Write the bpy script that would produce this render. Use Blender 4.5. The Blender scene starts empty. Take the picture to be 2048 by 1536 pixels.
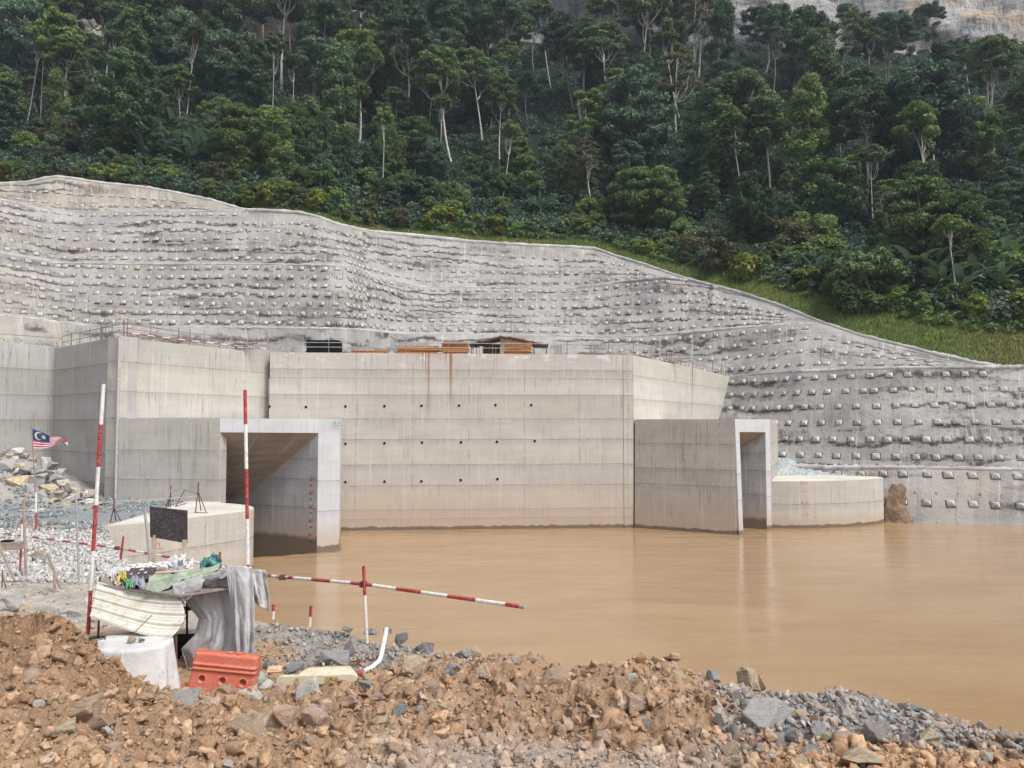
import bpy, bmesh, math, random
import numpy as np
from mathutils import Vector, Matrix, Euler
R = math.radians
random.seed(7); RS = np.random.RandomState(11)
sc = bpy.context.scene
C = sc.collection

# ---------------------------------------------------------------- camera, sky, sun, exposure
F = 1540.0; CZ = 9.3; PITCH = R(2.86)
cam = bpy.data.objects.new('camera', bpy.data.cameras.new('camera')); C.objects.link(cam)
cam.location = (0, 0, CZ); cam.rotation_euler = (R(90) + PITCH, 0, 0)
cam.data.sensor_width = 36; cam.data.lens = 36 * F / 2048
cam.data.clip_start = 0.1; cam.data.clip_end = 3000
sc.camera = cam
w = bpy.data.worlds.new('World'); sc.world = w; w.use_nodes = True
nt = w.node_tree; nt.nodes.clear()
SUN_EL, SUN_AZ = R(56), R(130)          # azimuth measured clockwise from +Y: the sun stands behind the camera, to the right
sky = nt.nodes.new('ShaderNodeTexSky'); sky.sky_type = 'NISHITA'; sky.sun_disc = False
sky.sun_elevation = SUN_EL; sky.sun_rotation = SUN_AZ; sky.dust_density = 4.0; sky.air_density = 1.0; sky.altitude = 50
hs = nt.nodes.new('ShaderNodeHueSaturation'); hs.inputs['Saturation'].default_value = 0.35
bg = nt.nodes.new('ShaderNodeBackground'); bg.inputs[1].default_value = 0.12
wo = nt.nodes.new('ShaderNodeOutputWorld')
nt.links.new(sky.outputs[0], hs.inputs['Color']); nt.links.new(hs.outputs[0], bg.inputs[0]); nt.links.new(bg.outputs[0], wo.inputs[0])
sd = bpy.data.lights.new('sun', 'SUN'); sun = bpy.data.objects.new('sun', sd); C.objects.link(sun)
sd.energy = 1.5; sd.angle = R(12); sd.color = (1, 0.96, 0.9)
sv = Vector((math.sin(SUN_AZ) * math.cos(SUN_EL), math.cos(SUN_AZ) * math.cos(SUN_EL), math.sin(SUN_EL)))
sun.rotation_euler = sv.to_track_quat('Z', 'Y').to_euler()
sun.location = (0, 0, 200)
sc.view_settings.view_transform = 'Standard'; sc.view_settings.look = 'None'; sc.view_settings.gamma = 1
sc.view_settings.exposure = 0.74
sc.view_settings.use_curve_mapping = False

# ---------------------------------------------------------------- geometry helpers
CP, SP = math.cos(PITCH), math.sin(PITCH)
def at(px, py, D):                      # a pixel of the 2048x1536 photo at distance D in front of the camera
    x = (px - 1024) / F; u = (768 - py) / F
    yd = CP - u * SP; zd = SP + u * CP
    return np.array((x / yd * D, D * 1.0, CZ + zd / yd * D))
def atv(px, py, D):
    px = np.asarray(px, float); py = np.asarray(py, float); D = np.asarray(D, float)
    x = (px - 1024) / F; u = (768 - py) / F
    yd = CP - u * SP; zd = SP + u * CP
    return np.stack([x / yd * D, D + 0 * x, CZ + zd / yd * D], -1)
def pix(P):
    P = np.asarray(P, float); X, Y, Z = P[..., 0], P[..., 1], P[..., 2] - CZ
    dep = Y * CP + Z * SP; up = Z * CP - Y * SP
    return 1024 + F * X / dep, 768 - F * up / dep
def atz(px, py, z):                     # the point of a pixel's ray at height z
    p = at(px, py, 1.0); k = (z - CZ) / (p[2] - CZ)
    return np.array((p[0] * k, k, z))
def plan(px, D, z=CZ):                  # x,y of an image column at distance D (at camera height)
    return (at(px, 845, D)[0], D)
def ip(x, pts, k=1):
    return np.interp(x, [p[0] for p in pts], [p[k] for p in pts])

def hsh(ix, iy, iz, seed):
    h = (ix.astype(np.int64) * 374761393 + iy.astype(np.int64) * 668265263 + iz.astype(np.int64) * 2147483647 + seed * 974634777) & 0xFFFFFFFF
    h = ((h ^ (h >> 13)) * 1274126177) & 0xFFFFFFFF
    h = ((h ^ (h >> 16)) * 2246822519) & 0xFFFFFFFF
    return ((h ^ (h >> 15)) & 0xFFFFFF) / float(0x1000000)
def vn(x, y, z=0.0, seed=0):
    x, y, z = np.broadcast_arrays(np.asarray(x, float), np.asarray(y, float), np.asarray(z, float))
    ix, iy, iz = np.floor(x), np.floor(y), np.floor(z)
    fx, fy, fz = x - ix, y - iy, z - iz
    fx, fy, fz = [f * f * (3 - 2 * f) for f in (fx, fy, fz)]
    r = 0
    for a in (0, 1):
        for b in (0, 1):
            for c in (0, 1):
                r = r + hsh(ix + a, iy + b, iz + c, seed) * (fx if a else 1 - fx) * (fy if b else 1 - fy) * (fz if c else 1 - fz)
    return r * 2 - 1
def fbm(x, y, z=0.0, o=4, seed=0):
    s = 0; a = 1; t = 0
    for i in range(o):
        s = s + a * vn(x * 2 ** i, y * 2 ** i, np.asarray(z) * 2 ** i, seed + i * 17); t += a; a *= .5
    return s / t
def worley(x, y, seed=0):
    ix, iy = np.floor(x), np.floor(y); f1 = np.full(x.shape, 9.0); f2 = f1.copy(); idv = np.zeros(x.shape)
    for a in (-1, 0, 1):
        for b in (-1, 0, 1):
            cx, cy = ix + a, iy + b; z0 = np.zeros_like(cx)
            h1 = hsh(cx, cy, z0, seed); h2 = hsh(cx, cy, z0 + 5, seed)
            d = np.hypot(cx + h1 - x, cy + h2 - y)
            m = d < f1
            f2 = np.where(m, f1, np.minimum(f2, d)); idv = np.where(m, hsh(cx, cy, z0 + 9, seed), idv); f1 = np.where(m, d, f1)
    return f1, f2, idv
def sst(a, b, x):
    t = np.clip((x - a) / (b - a), 0, 1); return t * t * (3 - 2 * t)

ORG = {}
def mk(name, V, Fc, mats, parent=None, uv=None, col=None, smooth=False, midx=None):
    V = np.asarray(V, float).reshape(-1, 3)
    if parent is not None and parent.name in ORG: V = V - ORG[parent.name]
    me = bpy.data.meshes.new(name)
    if isinstance(Fc, np.ndarray):
        n, k = Fc.shape
        me.vertices.add(len(V)); me.vertices.foreach_set('co', V.ravel().astype(np.float32))
        me.loops.add(n * k); me.loops.foreach_set('vertex_index', Fc.ravel().astype(np.int32))
        me.polygons.add(n); me.polygons.foreach_set('loop_start', (np.arange(n) * k).astype(np.int32))
        me.polygons.foreach_set('loop_total', np.full(n, k, np.int32))
        me.update(calc_edges=True)
    else:
        me.from_pydata([tuple(v) for v in V], [], [tuple(int(i) for i in f) for f in Fc])
    for m in (mats if isinstance(mats, (list, tuple)) else [mats]): me.materials.append(m)
    if midx is not None: me.polygons.foreach_set('material_index', np.asarray(midx, np.int32))
    if uv is not None:
        l = np.zeros(len(me.loops), np.int32); me.loops.foreach_get('vertex_index', l)
        uv = np.asarray(uv, np.float32)
        d = uv[l] if len(uv) == len(V) else uv
        me.uv_layers.new(name='UVMap').data.foreach_set('uv', d.ravel())
    if col is not None:
        a = me.color_attributes.new('Col', 'FLOAT_COLOR', 'POINT')
        c = np.ones((len(V), 4), np.float32); c[:, :3] = col; a.data.foreach_set('color', c.ravel())
    if smooth: me.polygons.foreach_set('use_smooth', np.ones(len(me.polygons), bool))
    me.validate(); me.update()
    o = bpy.data.objects.new(name, me); C.objects.link(o)
    if parent is not None:
        o.parent = parent
        if parent.name in ORG: ORG[o.name] = ORG[parent.name]
    return o
def tag(o, label=None, cat=None, group=None, kind=None):
    if label: o['label'] = label
    if cat: o['category'] = cat
    if group: o['group'] = group
    if kind: o['kind'] = kind
    return o
def root(name, loc, label, cat, group=None):
    o = bpy.data.objects.new(name, None); C.objects.link(o); o.location = tuple(loc); o.empty_display_size = .2
    ORG[o.name] = np.array(loc, float); return tag(o, label, cat, group)
def dup(o, loc=None, label=None, group=None, rz=None, scale=None):
    def cp(s, par):
        c = s.copy(); C.objects.link(c); c.parent = par
        for ch in s.children: cp(ch, c)
        return c
    c = cp(o, None)
    if loc is not None: c.location = tuple(loc)
    if rz is not None: c.rotation_euler = (0, 0, rz)
    if scale is not None: c.scale = scale
    if label: c['label'] = label
    if group: c['group'] = group
    return c

class MB:                               # collects shapes into one mesh
    def __init__(s): s.V = []; s.F = []; s.M = []; s.UV = []
    def add(s, V, Fc, m=0, uv=None):
        o = len(s.V); s.V += [np.array(v, float) for v in V]; s.F += [[i + o for i in f] for f in Fc]; s.M += [m] * len(Fc)
        s.UV += ([tuple(u) for u in uv] if uv is not None else [(v[0] + v[1], v[2]) for v in s.V[o:]])
        return s
    def box(s, c, d, rz=0, m=0, rot=None):
        c = np.array(c, float); x, y, z = [k / 2 for k in d]
        P = np.array([(a * x, b * y, e * z) for e in (-1, 1) for b in (-1, 1) for a in (-1, 1)])
        M = np.array(Euler(rot, 'XYZ').to_matrix()) if rot is not None else np.array(Matrix.Rotation(rz, 3, 'Z'))
        return s.add(P @ M.T + c, [(0, 2, 3, 1), (4, 5, 7, 6), (0, 1, 5, 4), (2, 6, 7, 3), (0, 4, 6, 2), (1, 3, 7, 5)], m)
    def beam(s, a, b, wd, ht=None, m=0):
        return s.tube([a, b], wd / 2 * 1.414, 4, m) if ht is None else s.tube([a, b], wd / 2 * 1.414, 4, m)
    def tube(s, pts, r, n=8, m=0, caps=True, ms=None):
        P = [np.array(p, float) for p in pts]; k = len(P); rr = r if hasattr(r, '__len__') else [r] * k
        V = []; Fc = []; up0 = None
        for i in range(k):
            t = P[min(i + 1, k - 1)] - P[max(i - 1, 0)]; t = t / (np.linalg.norm(t) + 1e-9)
            ref = np.array((0, 0, 1.0)) if abs(t[2]) < .9 else np.array((1.0, 0, 0))
            if up0 is not None: ref = up0
            a = np.cross(t, ref); a /= np.linalg.norm(a) + 1e-9; b = np.cross(a, t); up0 = b
            for j in range(n):
                g = 2 * math.pi * (j + .5) / n; V.append(P[i] + rr[i] * (math.cos(g) * a + math.sin(g) * b))
        mm = []
        for i in range(k - 1):
            for j in range(n):
                j2 = (j + 1) % n; Fc.append((i * n + j, i * n + j2, (i + 1) * n + j2, (i + 1) * n + j)); mm.append(ms[i] if ms else m)
        if caps: Fc += [tuple(range(n))[::-1], tuple((k - 1) * n + j for j in range(n))]; mm += [mm[0], mm[-1]]
        o = len(s.M); s.add(V, Fc, m); s.M[o:] = mm
        return s
    def prism(s, poly, z0, z1, m=0):    # poly: list of (x, y), counter-clockwise
        n = len(poly); V = [(x, y, z0) for x, y in poly] + [(x, y, z1) for x, y in poly]
        return s.add(V, [tuple(range(n))[::-1], tuple(range(n, 2 * n))] + [(i, (i + 1) % n, (i + 1) % n + n, i + n) for i in range(n)], m)
    def extr(s, prof, O, A, B, E, m=0): # profile (a, b) in plane (A, B) at O, extruded by vector E
        n = len(prof); O, A, B, E = [np.array(q, float) for q in (O, A, B, E)]
        V = [O + a * A + b * B for a, b in prof] + [O + a * A + b * B + E for a, b in prof]
        return s.add(V, [tuple(range(n)), tuple(range(n, 2 * n))[::-1]] + [(i, i + n, (i + 1) % n + n, (i + 1) % n) for i in range(n)], m)
    def build(s, name, mats, parent=None, smooth=False, bevel=0):
        o = mk(name, s.V, s.F, mats, parent, midx=s.M, smooth=smooth, uv=s.UV)
        bm = bmesh.new(); bm.from_mesh(o.data); bmesh.ops.recalc_face_normals(bm, faces=bm.faces)
        if bevel: bmesh.ops.bevel(bm, geom=list(bm.edges), offset=bevel, segments=1, affect='EDGES', clamp_overlap=True)
        bm.to_mesh(o.data); bm.free(); return o
def gridf(nu, nv):                      # nu columns x nv rows, index v*nu+u
    a = (np.arange(nv - 1)[:, None] * nu + np.arange(nu - 1)[None]).ravel()
    return np.stack([a, a + 1, a + nu + 1, a + nu], 1)

# ---------------------------------------------------------------- materials
class NT:
    def __init__(s, name, rough=.9, spec=.2):
        s.m = bpy.data.materials.new(name); s.m.use_nodes = True; s.t = s.m.node_tree
        s.b = s.t.nodes['Principled BSDF']; s.b.inputs['Roughness'].default_value = rough
        s.b.inputs['Specular IOR Level'].default_value = spec
    def n(s, t, **k):
        x = s.t.nodes.new('ShaderNode' + t)
        for a, v in k.items(): setattr(x, a, v)
        return x
    def put(s, sock, v):
        if v is None: return
        if isinstance(v, bpy.types.NodeSocket): s.t.links.new(v, sock)
        elif hasattr(v, '__len__') and sock.type == 'RGBA' and len(v) == 3: sock.default_value = (*v, 1)
        else: sock.default_value = v
    def ma(s, op, a, b=None, c=None, clamp=False):
        x = s.n('Math', operation=op); x.use_clamp = clamp
        for i, v in enumerate((a, b, c)): s.put(x.inputs[i], v)
        return x.outputs[0]
    def mix(s, f, a, b, mode='MIX'):
        x = s.n('Mix', data_type='RGBA', blend_type=mode); s.put(x.inputs[0], f); s.put(x.inputs[6], a); s.put(x.inputs[7], b); return x.outputs[2]
    def obj(s): return s.n('TexCoord').outputs['Object']
    def uv(s): return s.n('UVMap').outputs[0]
    def pos(s): return s.n('NewGeometry').outputs['Position']
    def scl(s, v, sc_):
        x = s.n('Mapping'); s.put(x.inputs[0], v); x.inputs['Scale'].default_value = sc_; return x.outputs[0]
    def noise(s, v, scale=1, detail=4, rough=.55, dist=0):
        x = s.n('TexNoise'); s.put(x.inputs['Vector'], v); x.inputs['Scale'].default_value = scale; x.inputs['Detail'].default_value = detail
        x.inputs['Roughness'].default_value = rough; x.inputs['Distortion'].default_value = dist; return x.outputs[0]
    def vor(s, v, scale=1, feat='F1'):
        x = s.n('TexVoronoi', feature=feat); s.put(x.inputs['Vector'], v); x.inputs['Scale'].default_value = scale; return x.outputs[0]
    def ramp(s, f, stops, interp='LINEAR'):
        x = s.n('ValToRGB'); x.color_ramp.interpolation = interp; s.put(x.inputs[0], f); e = x.color_ramp.elements
        while len(e) < len(stops): e.new(.5)
        for i, (p, c) in enumerate(stops):
            e[i].position = p; e[i].color = (c, c, c, 1) if not hasattr(c, '__len__') else (*c, 1)
        return x.outputs[0]
    def rng(s, f, a, b, c=0, d=1):
        x = s.n('MapRange'); x.clamp = True; s.put(x.inputs[0], f)
        for i, v in enumerate((a, b, c, d)): x.inputs[i + 1].default_value = v
        return x.outputs[0]
    def col(s, v): s.put(s.b.inputs['Base Color'], v); return s
    def attr(s, n='Col'): return s.n('Attribute', attribute_name=n).outputs['Color']
    def bump(s, h, strength=.4, dist=.02):
        x = s.n('Bump'); s.put(x.inputs['Height'], h); x.inputs['Strength'].default_value = strength; x.inputs['Distance'].default_value = dist
        s.t.links.new(x.outputs[0], s.b.inputs['Normal']); return s

def M_plain(name, c, rough=.6, spec=.3, var=.25, vs=6, dirt=None, metal=0, bump=.15):
    t = NT(name, rough, spec); o = t.obj()
    k = t.noise(o, vs, 5, .6)
    a = tuple(x * (1 - var) for x in c); b = tuple(min(1, x * (1 + var * .6)) for x in c)
    col = t.mix(t.rng(k, .3, .7), a, b)
    if dirt:
        col = t.mix(t.rng(t.noise(o, vs * 3.1, 6, .7), .5, .62, 0, dirt[1]), col, dirt[0])
    t.col(col); t.b.inputs['Metallic'].default_value = metal
    if bump: t.bump(t.noise(o, vs * 6, 4), bump, .01)
    return t.m

def M_conc(name, base=(.50, .46, .41), base2=None, joints=(), panel=2.4, lifts=None, streak=.5, mud=0, rust=(), white=0, ties=True, zmax=16, wet=.35, streakz=None, vj=True):
    t = NT(name, .88, .25); uv = t.uv()
    sx = t.n('SeparateXYZ'); t.put(sx.inputs[0], uv); u, z = sx.outputs[0], sx.outputs[1]
    b2 = base2 or tuple(x * .84 for x in base)
    col = t.mix(t.rng(t.noise(uv, .35, 6, .62), .38, .62), base, b2)
    col = t.mix(t.rng(t.noise(t.scl(uv, (.25, 1.6, 1)), 1, 5, .6), .45, .7, 0, .55), col, tuple(x * .80 for x in base))
    if lifts:
        col = t.mix(1, col, t.ramp(t.ma('DIVIDE', z, zmax), [(a / zmax, (c, c * (.99 + .01 * (i % 3)), c * (.97 + .03 * (i % 2)))) for i, (a, c) in enumerate(lifts)], 'CONSTANT'), 'MULTIPLY')
    # vertical run-off streaks, in patches
    st = t.ma('MULTIPLY', t.rng(t.noise(t.scl(uv, (5.5, .22, 1)), 1, 4, .7), .5, .68), t.rng(t.noise(t.scl(uv, (.3, .5, 1)), 1, 3), .42, .62))
    col = t.mix(t.ma('MULTIPLY', st, streak), col, tuple(x * .42 for x in base))
    st2 = t.ma('MULTIPLY', t.rng(t.noise(t.scl(uv, (3.1, .12, 1)), 1, 3, .6), .60, .68), .35)
    col = t.mix(st2, col, (.66, .64, .61))
    zz = t.ma('ADD', z, t.ma('MULTIPLY', t.ma('SUBTRACT', t.noise(t.scl(uv, (.5, .05, 1)), 1, 3), .5), .16))
    jl = None
    for zj in joints:
        d = t.rng(t.ma('ABSOLUTE', t.ma('SUBTRACT', zz, zj)), .015, .055, 1, 0)
        # dirt hanging under the joint
        e = t.ma('MULTIPLY', t.rng(t.ma('SUBTRACT', zj, zz), 0, .7, .42, 0), t.rng(t.ma('SUBTRACT', zj, zz), -.01, 0, 0, 1))
        d = t.ma('MAXIMUM', d, e)
        jl = d if jl is None else t.ma('MAXIMUM', jl, d)
    if jl is not None:
        jl = t.ma('MULTIPLY', jl, t.rng(t.noise(t.scl(uv, (4, .6, 1)), 1, 4, .7), .3, .62, .12, 1))
        col = t.mix(t.ma('MULTIPLY', jl, .85), col, tuple(x * .38 for x in base))
    if vj and panel:
        fr = t.ma('FRACT', t.ma('DIVIDE', u, panel)); d = t.rng(t.ma('ABSOLUTE', t.ma('SUBTRACT', fr, .5)), .004, .014, 1, 0)
        d = t.ma('MULTIPLY', d, t.rng(t.noise(t.scl(uv, (.8, .9, 1)), 1, 2), .42, .55, 0, .65))
        col = t.mix(d, col, tuple(x * .5 for x in base))
    if ties:
        fx = t.ma('SUBTRACT', t.ma('FRACT', t.ma('DIVIDE', u, .6)), .5); fz = t.ma('SUBTRACT', t.ma('FRACT', t.ma('DIVIDE', z, .75)), .5)
        d = t.ma('SQRT', t.ma('ADD', t.ma('POWER', t.ma('MULTIPLY', fx, .6), 2), t.ma('POWER', t.ma('MULTIPLY', fz, .75), 2)))
        d = t.ma('MULTIPLY', t.rng(d, .02, .05, 1, 0), t.rng(t.noise(uv, 1.3, 2), .38, .55, 0, .85))
        col = t.mix(d, col, tuple(x * .4 for x in base) if ties != 'white' else (.75, .73, .7))
    if mud:
        ns = t.ma('MULTIPLY', t.ma('SUBTRACT', t.noise(t.scl(uv, (.7, .3, 1)), 1, 4), .5), 1.2)
        zm = t.ma('ADD', z, ns)
        col = t.mix(t.rng(zm, .6, mud, .6, 0), col, (.44, .33, .235))
    if white:
        d = t.ma('MULTIPLY', t.rng(t.noise(t.scl(uv, (.55, 1.1, 1)), 1, 5, .6), .585, .60), t.rng(z, white - 1.5, white - .3))
        col = t.mix(t.ma('MULTIPLY', d, .75), col, (.66, .66, .68))
    for (u0, z1, z0, wd) in rust:
        wob = t.ma('MULTIPLY', t.ma('SUBTRACT', t.noise(t.scl(uv, (14, .15, 1)), 1, 3), .5), wd * 1.4)
        dd = t.ma('ABSOLUTE', t.ma('SUBTRACT', t.ma('ADD', u, wob), u0))
        d = t.rng(dd, wd * .15, wd * .5, 1, 0)
        d = t.ma('MULTIPLY', d, t.rng(z, z0, z1, 0, .95))
        col = t.mix(d, col, (.25, .09, .02))
    if wet:
        ns = t.ma('MULTIPLY', t.ma('SUBTRACT', t.noise(t.scl(uv, (1.2, .3, 1)), 1, 4), .5), .5)
        col = t.mix(t.rng(t.ma('ADD', z, ns), wet * .7, wet, .8, 0), col, (.10, .075, .05))
    t.col(col)
    h = t.noise(uv, 6, 6, .65)
    if jl is not None: h = t.ma('SUBTRACT', h, t.ma('MULTIPLY', jl, .8))
    t.bump(h, .35, .03)
    return t.m

PT = {}
PT['red'] = M_plain('red_paint', (.42, .03, .035), .45, .4, .3, 9, ((.45, .36, .3), .5))
PT['white'] = M_plain('white_paint', (.78, .77, .75), .5, .4, .12, 7, ((.35, .28, .22), .45))
PT['steel'] = M_plain('weathered_steel', (.30, .27, .25), .6, .4, .35, 12, ((.22, .11, .06), .7))
PT['galv'] = M_plain('galvanised_steel', (.45, .45, .46), .45, .5, .2, 9, ((.25, .2, .16), .3), metal=.4)
PT['rust'] = M_plain('rusty_steel', (.17, .085, .06), .85, .2, .5, 14)
PT['dark'] = M_plain('dark_void', (.012, .012, .013), .95, .1, .2)
PT['wood'] = M_plain('plywood', (.56, .39, .22), .8, .2, .3, 8)
PT['timber'] = M_plain('sawn_timber', (.60, .30, .13), .8, .2, .45, 10, ((.35, .18, .08), .6))
PT['black'] = M_plain('black_film_board', (.035, .028, .034), .45, .4, .4, 7, ((.25, .22, .2), .25))

# ================================================================ TERRAIN
EDGE = [(420, 57, 3.9), (385, 54.5, 3.9), (300, 47, 3.8), (215, 41.5, 3.8), (232, 30, 4.2), (300, 24, 4.55), (400, 18.5, 5.0), (500, 15.2, 5.45), (580, 14.2, 5.6), (650, 14, 5.62), (700, 13.8, 5.6),
        (800, 13, 5.62), (860, 12.5, 5.6), (960, 12, 5.6), (1050, 11.6, 5.6), (1200, 11.2, 5.6), (1300, 11, 5.6), (1500, 10.6, 5.7), (1560, 10.6, 5.62), (1700, 10.2, 5.68), (1850, 9.4, 5.75),
        (2048, 8.4, 5.85), (2300, 8, 5.9), (2700, 7, 6)]
EXY = np.array([plan(a, b) for a, b, c in EDGE])
def cpt(px, py, D): return (px, D, at(px, py, D)[2])
CPTS = [cpt(*a) for a in [
    (0, 1012, 51), (100, 1008, 52), (200, 1003, 53.5), (400, 1003, 53), (440, 1003, 54), (300, 1028, 47), (215, 1050, 41.5),
    (0, 1060, 38), (100, 1060, 38), (190, 1058, 40), (0, 1110, 29), (150, 1108, 29), (232, 1105, 30), (0, 1160, 22.5), (120, 1160, 22), (220, 1150, 23.5), (300, 1150, 24), (400, 1188, 18.5),
    (0, 1212, 17), (150, 1212, 17), (300, 1215, 16.5), (500, 1228, 15.2), (100, 1178, 19.5), (30, 1170, 20), (150, 1275, 13.4), (300, 1290, 13.4), (400, 1330, 12.4), (560, 1240, 14.2), (550, 1300, 13), (550, 1345, 12), (640, 1375, 11.4), (500, 1405, 11.2), (700, 1340, 12),
    (650, 1250, 14), (700, 1263, 13.8), (800, 1278, 13), (720, 1290, 13), (860, 1295, 12.5), (960, 1314, 12), (1050, 1332, 11.6), (1200, 1345, 11.2), (1500, 1385, 10.6), (1560, 1390, 10.6), (1700, 1388, 10.2), (1850, 1422, 9.4), (2048, 1468, 8.4), (2300, 1510, 8),
    (390, 1432, 9.6), (500, 1430, 9.6), (600, 1420, 9.7), (750, 1372, 9.9), (850, 1350, 10), (1000, 1338, 10.2), (1150, 1334, 10.2), (1270, 1328, 10), (1380, 1352, 9.8), (1450, 1388, 9.7),
    (1550, 1410, 9.4), (1650, 1402, 9.3), (1800, 1440, 8.8), (2048, 1485, 7.9), (200, 1450, 8.2), (400, 1465, 8), (600, 1475, 8), (800, 1470, 8.2), (1000, 1450, 8.4), (1200, 1450, 8.4), (1400, 1462, 8.3), (1600, 1478, 8.1), (1800, 1498, 7.8),
    (0, 1560, 6.6), (300, 1560, 6.8), (700, 1560, 7), (1000, 1560, 7), (1500, 1560, 7), (2048, 1570, 6.8), (2300, 1570, 6.8),
    (-200, 1240, 9.2), (0, 1242, 9.2), (40, 1240, 9.1), (110, 1258, 9.1), (170, 1290, 9.1), (230, 1342, 9.2), (290, 1392, 9.4), (0, 1360, 8), (120, 1380, 8), (-200, 1300, 12.5), (60, 1310, 12.2), (200, 1325, 12), (300, 1370, 11.2),
    (330, 1418, 9.6), (0, 1440, 7.3), (-150, 1450, 7.3)]]
CPTS += [(px, 4.5, 6.75) for px in (-200, 200, 600, 1000, 1400, 1800, 2300)] + [(px, 60, 4) for px in (-200, 300)]
# the heap of blasted rock against the left wall
CPTS += [cpt(-150, 880, 57), cpt(0, 908, 57), cpt(50, 935, 56), cpt(100, 962, 55.5), cpt(150, 988, 55), cpt(-150, 970, 52)]
CA = np.array(CPTS); LC = 7.0
_cx = np.stack([CA[:, 0] / 150, np.log(CA[:, 1]) * LC], 1); _n = len(CA)
def _ker(d2): return np.sqrt(d2 + .06)
_A = np.zeros((_n + 3, _n + 3)); _A[:_n, :_n] = -_ker(((_cx[:, None] - _cx[None]) ** 2).sum(-1)) + .25 * -np.eye(_n) * -1; _A[:_n, _n] = 1; _A[:_n, _n + 1:] = _cx; _A[_n, :_n] = 1; _A[_n + 1:, :_n] = _cx.T
_W = np.linalg.solve(_A, np.concatenate([CA[:, 2], [0, 0, 0]]))
def zland(px, D):                       # height of the land, a smooth surface through the surveyed points
    px = np.asarray(px, float); D = np.asarray(D, float); sh = px.shape
    a = px.ravel() / 150; b = np.log(D.ravel()) * LC; out = np.zeros(a.size)
    for i in range(0, a.size, 60000):
        q = a[i:i + 60000]; r = b[i:i + 60000]
        d2 = (q[:, None] - _cx[None, :, 0]) ** 2 + (r[:, None] - _cx[None, :, 1]) ** 2
        out[i:i + 60000] = -_ker(d2) @ _W[:_n] + _W[_n] + q * _W[_n + 1] + r * _W[_n + 2]
    return out.reshape(sh)
def sdist(X, Y):                        # signed distance to the bank's edge: positive over the water
    X = np.asarray(X, float); Y = np.asarray(Y, float)
    best = np.full(X.shape, 1e9); poly = [tuple(p) for p in EXY] + [(60, 3), (60, -50), (-200, -50), (-200, 70), (EXY[0][0], 70)]
    for i in range(len(EXY) - 1):
        a, b = EXY[i], EXY[i + 1]; d = b - a; t = np.clip(((X - a[0]) * d[0] + (Y - a[1]) * d[1]) / (d @ d), 0, 1)
        best = np.minimum(best, np.hypot(X - a[0] - t * d[0], Y - a[1] - t * d[1]))
    ins = np.zeros(X.shape, bool); n = len(poly)
    for i in range(n):
        (x1, y1), (x2, y2) = poly[i], poly[(i + 1) % n]
        if y1 == y2: continue
        ins ^= ((y1 > Y) != (y2 > Y)) & (X < (x2 - x1) * (Y - y1) / (y2 - y1) + x1)
    return np.where(ins, -best, best)
# what the surface is made of: soil colour by place, plus how lumpy it is
def zones(px, D):
    n1 = fbm(px / 90, np.log(D) * 9, 0, 4, 5); n2 = fbm(px / 25, np.log(D) * 30, 0, 3, 8)
    brown = np.array((.43, .285, .185)); orange = np.array((.54, .365, .225)); grey = np.array((.36, .345, .33)); white = np.array((.52, .51, .50)); blue = np.array((.27, .30, .32)); pale = np.array((.50, .46, .41)); sand = np.array((.44, .39, .31))
    col = np.ones(px.shape + (3,)) * brown; lump = np.ones(px.shape)
    def lay(m, c, l):
        nonlocal col, lump
        m = np.clip(m, 0, 1); col = col * (1 - m[..., None]) + c * m[..., None]; lump = lump * (1 - m) + l * m
    lay(sst(-.1, .35, n1) * .5, brown * .78, 1)
    lay(sst(.1, .4, fbm(px / 140, np.log(D) * 14, 0, 3, 31)) * .5, orange * .9, .9)
    m = sst(10.6, 11.6, D + n1 * .8); lay(m, orange * np.array((.95, .95, .98)), .12)
    lay(sst(12.4, 13.6, D + n1 * 1.2) * sst(480, 560, px + n2 * 60), grey * 1.05, .45)
    lay(sst(560, 640, px + 80 * n1) * sst(11.2, 12.2, D + n2) * .8, grey * .98, .5)
    lay(sst(13.5, 15, D + n1) * (1 - sst(520, 560, px)), pale, .3)
    lay(sst(.0, .5, n2) * sst(13.5, 15, D) * (1 - sst(480, 540, px)) * .5, grey, .4)
    lay(sst(21.5, 23, D + n1 * 2), white, .35)
    lay(sst(36, 38.5, D + n1 * 2), blue, .25)
    lay(sst(39, 40.5, D + n1 * 2) * (1 - sst(43, 45, D + n1 * 2)) * sst(-.3, .2, n1 + .2), sand, .08)
    lay(sst(49.5, 51.5, D + n1) * (1 - sst(150, 230, px)), grey * 1.1, .8)
    lay(sst(1400, 1520, px + 90 * n1 + (D - 8.6) * 22) * sst(7.9, 8.6, D + n1 * .5 + (px - 1450) / 900), grey * np.array((.92, .95, 1.0)), .55)
    lay(sst(1480, 1640, px + 90 * n1) * (1 - sst(7.7, 8.5, D + n1 * .4 + (px - 1500) / 800)), orange * np.array((1.04, .98, .93)), .4)
    lay((1 - sst(7.5, 8.1, D + n1 * .7)) * sst(640, 800, px + n2 * 80) * (1 - sst(1400, 1560, px + 80 * n2)) * .9, np.array((.46, .40, .35)), .18)
    lay((1 - sst(7.0, 7.8, D + n1 * .7)) * (1 - sst(280, 420, px)) * .8, orange * .88, .3)
    lay((1 - sst(230, 380, px + 60 * n1)) * sst(8.0, 8.8, D + n2 * .3) * (1 - sst(10, 11, D)) * .8, np.array((.29, .18, .105)), 1.15)
    return col, lump
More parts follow.
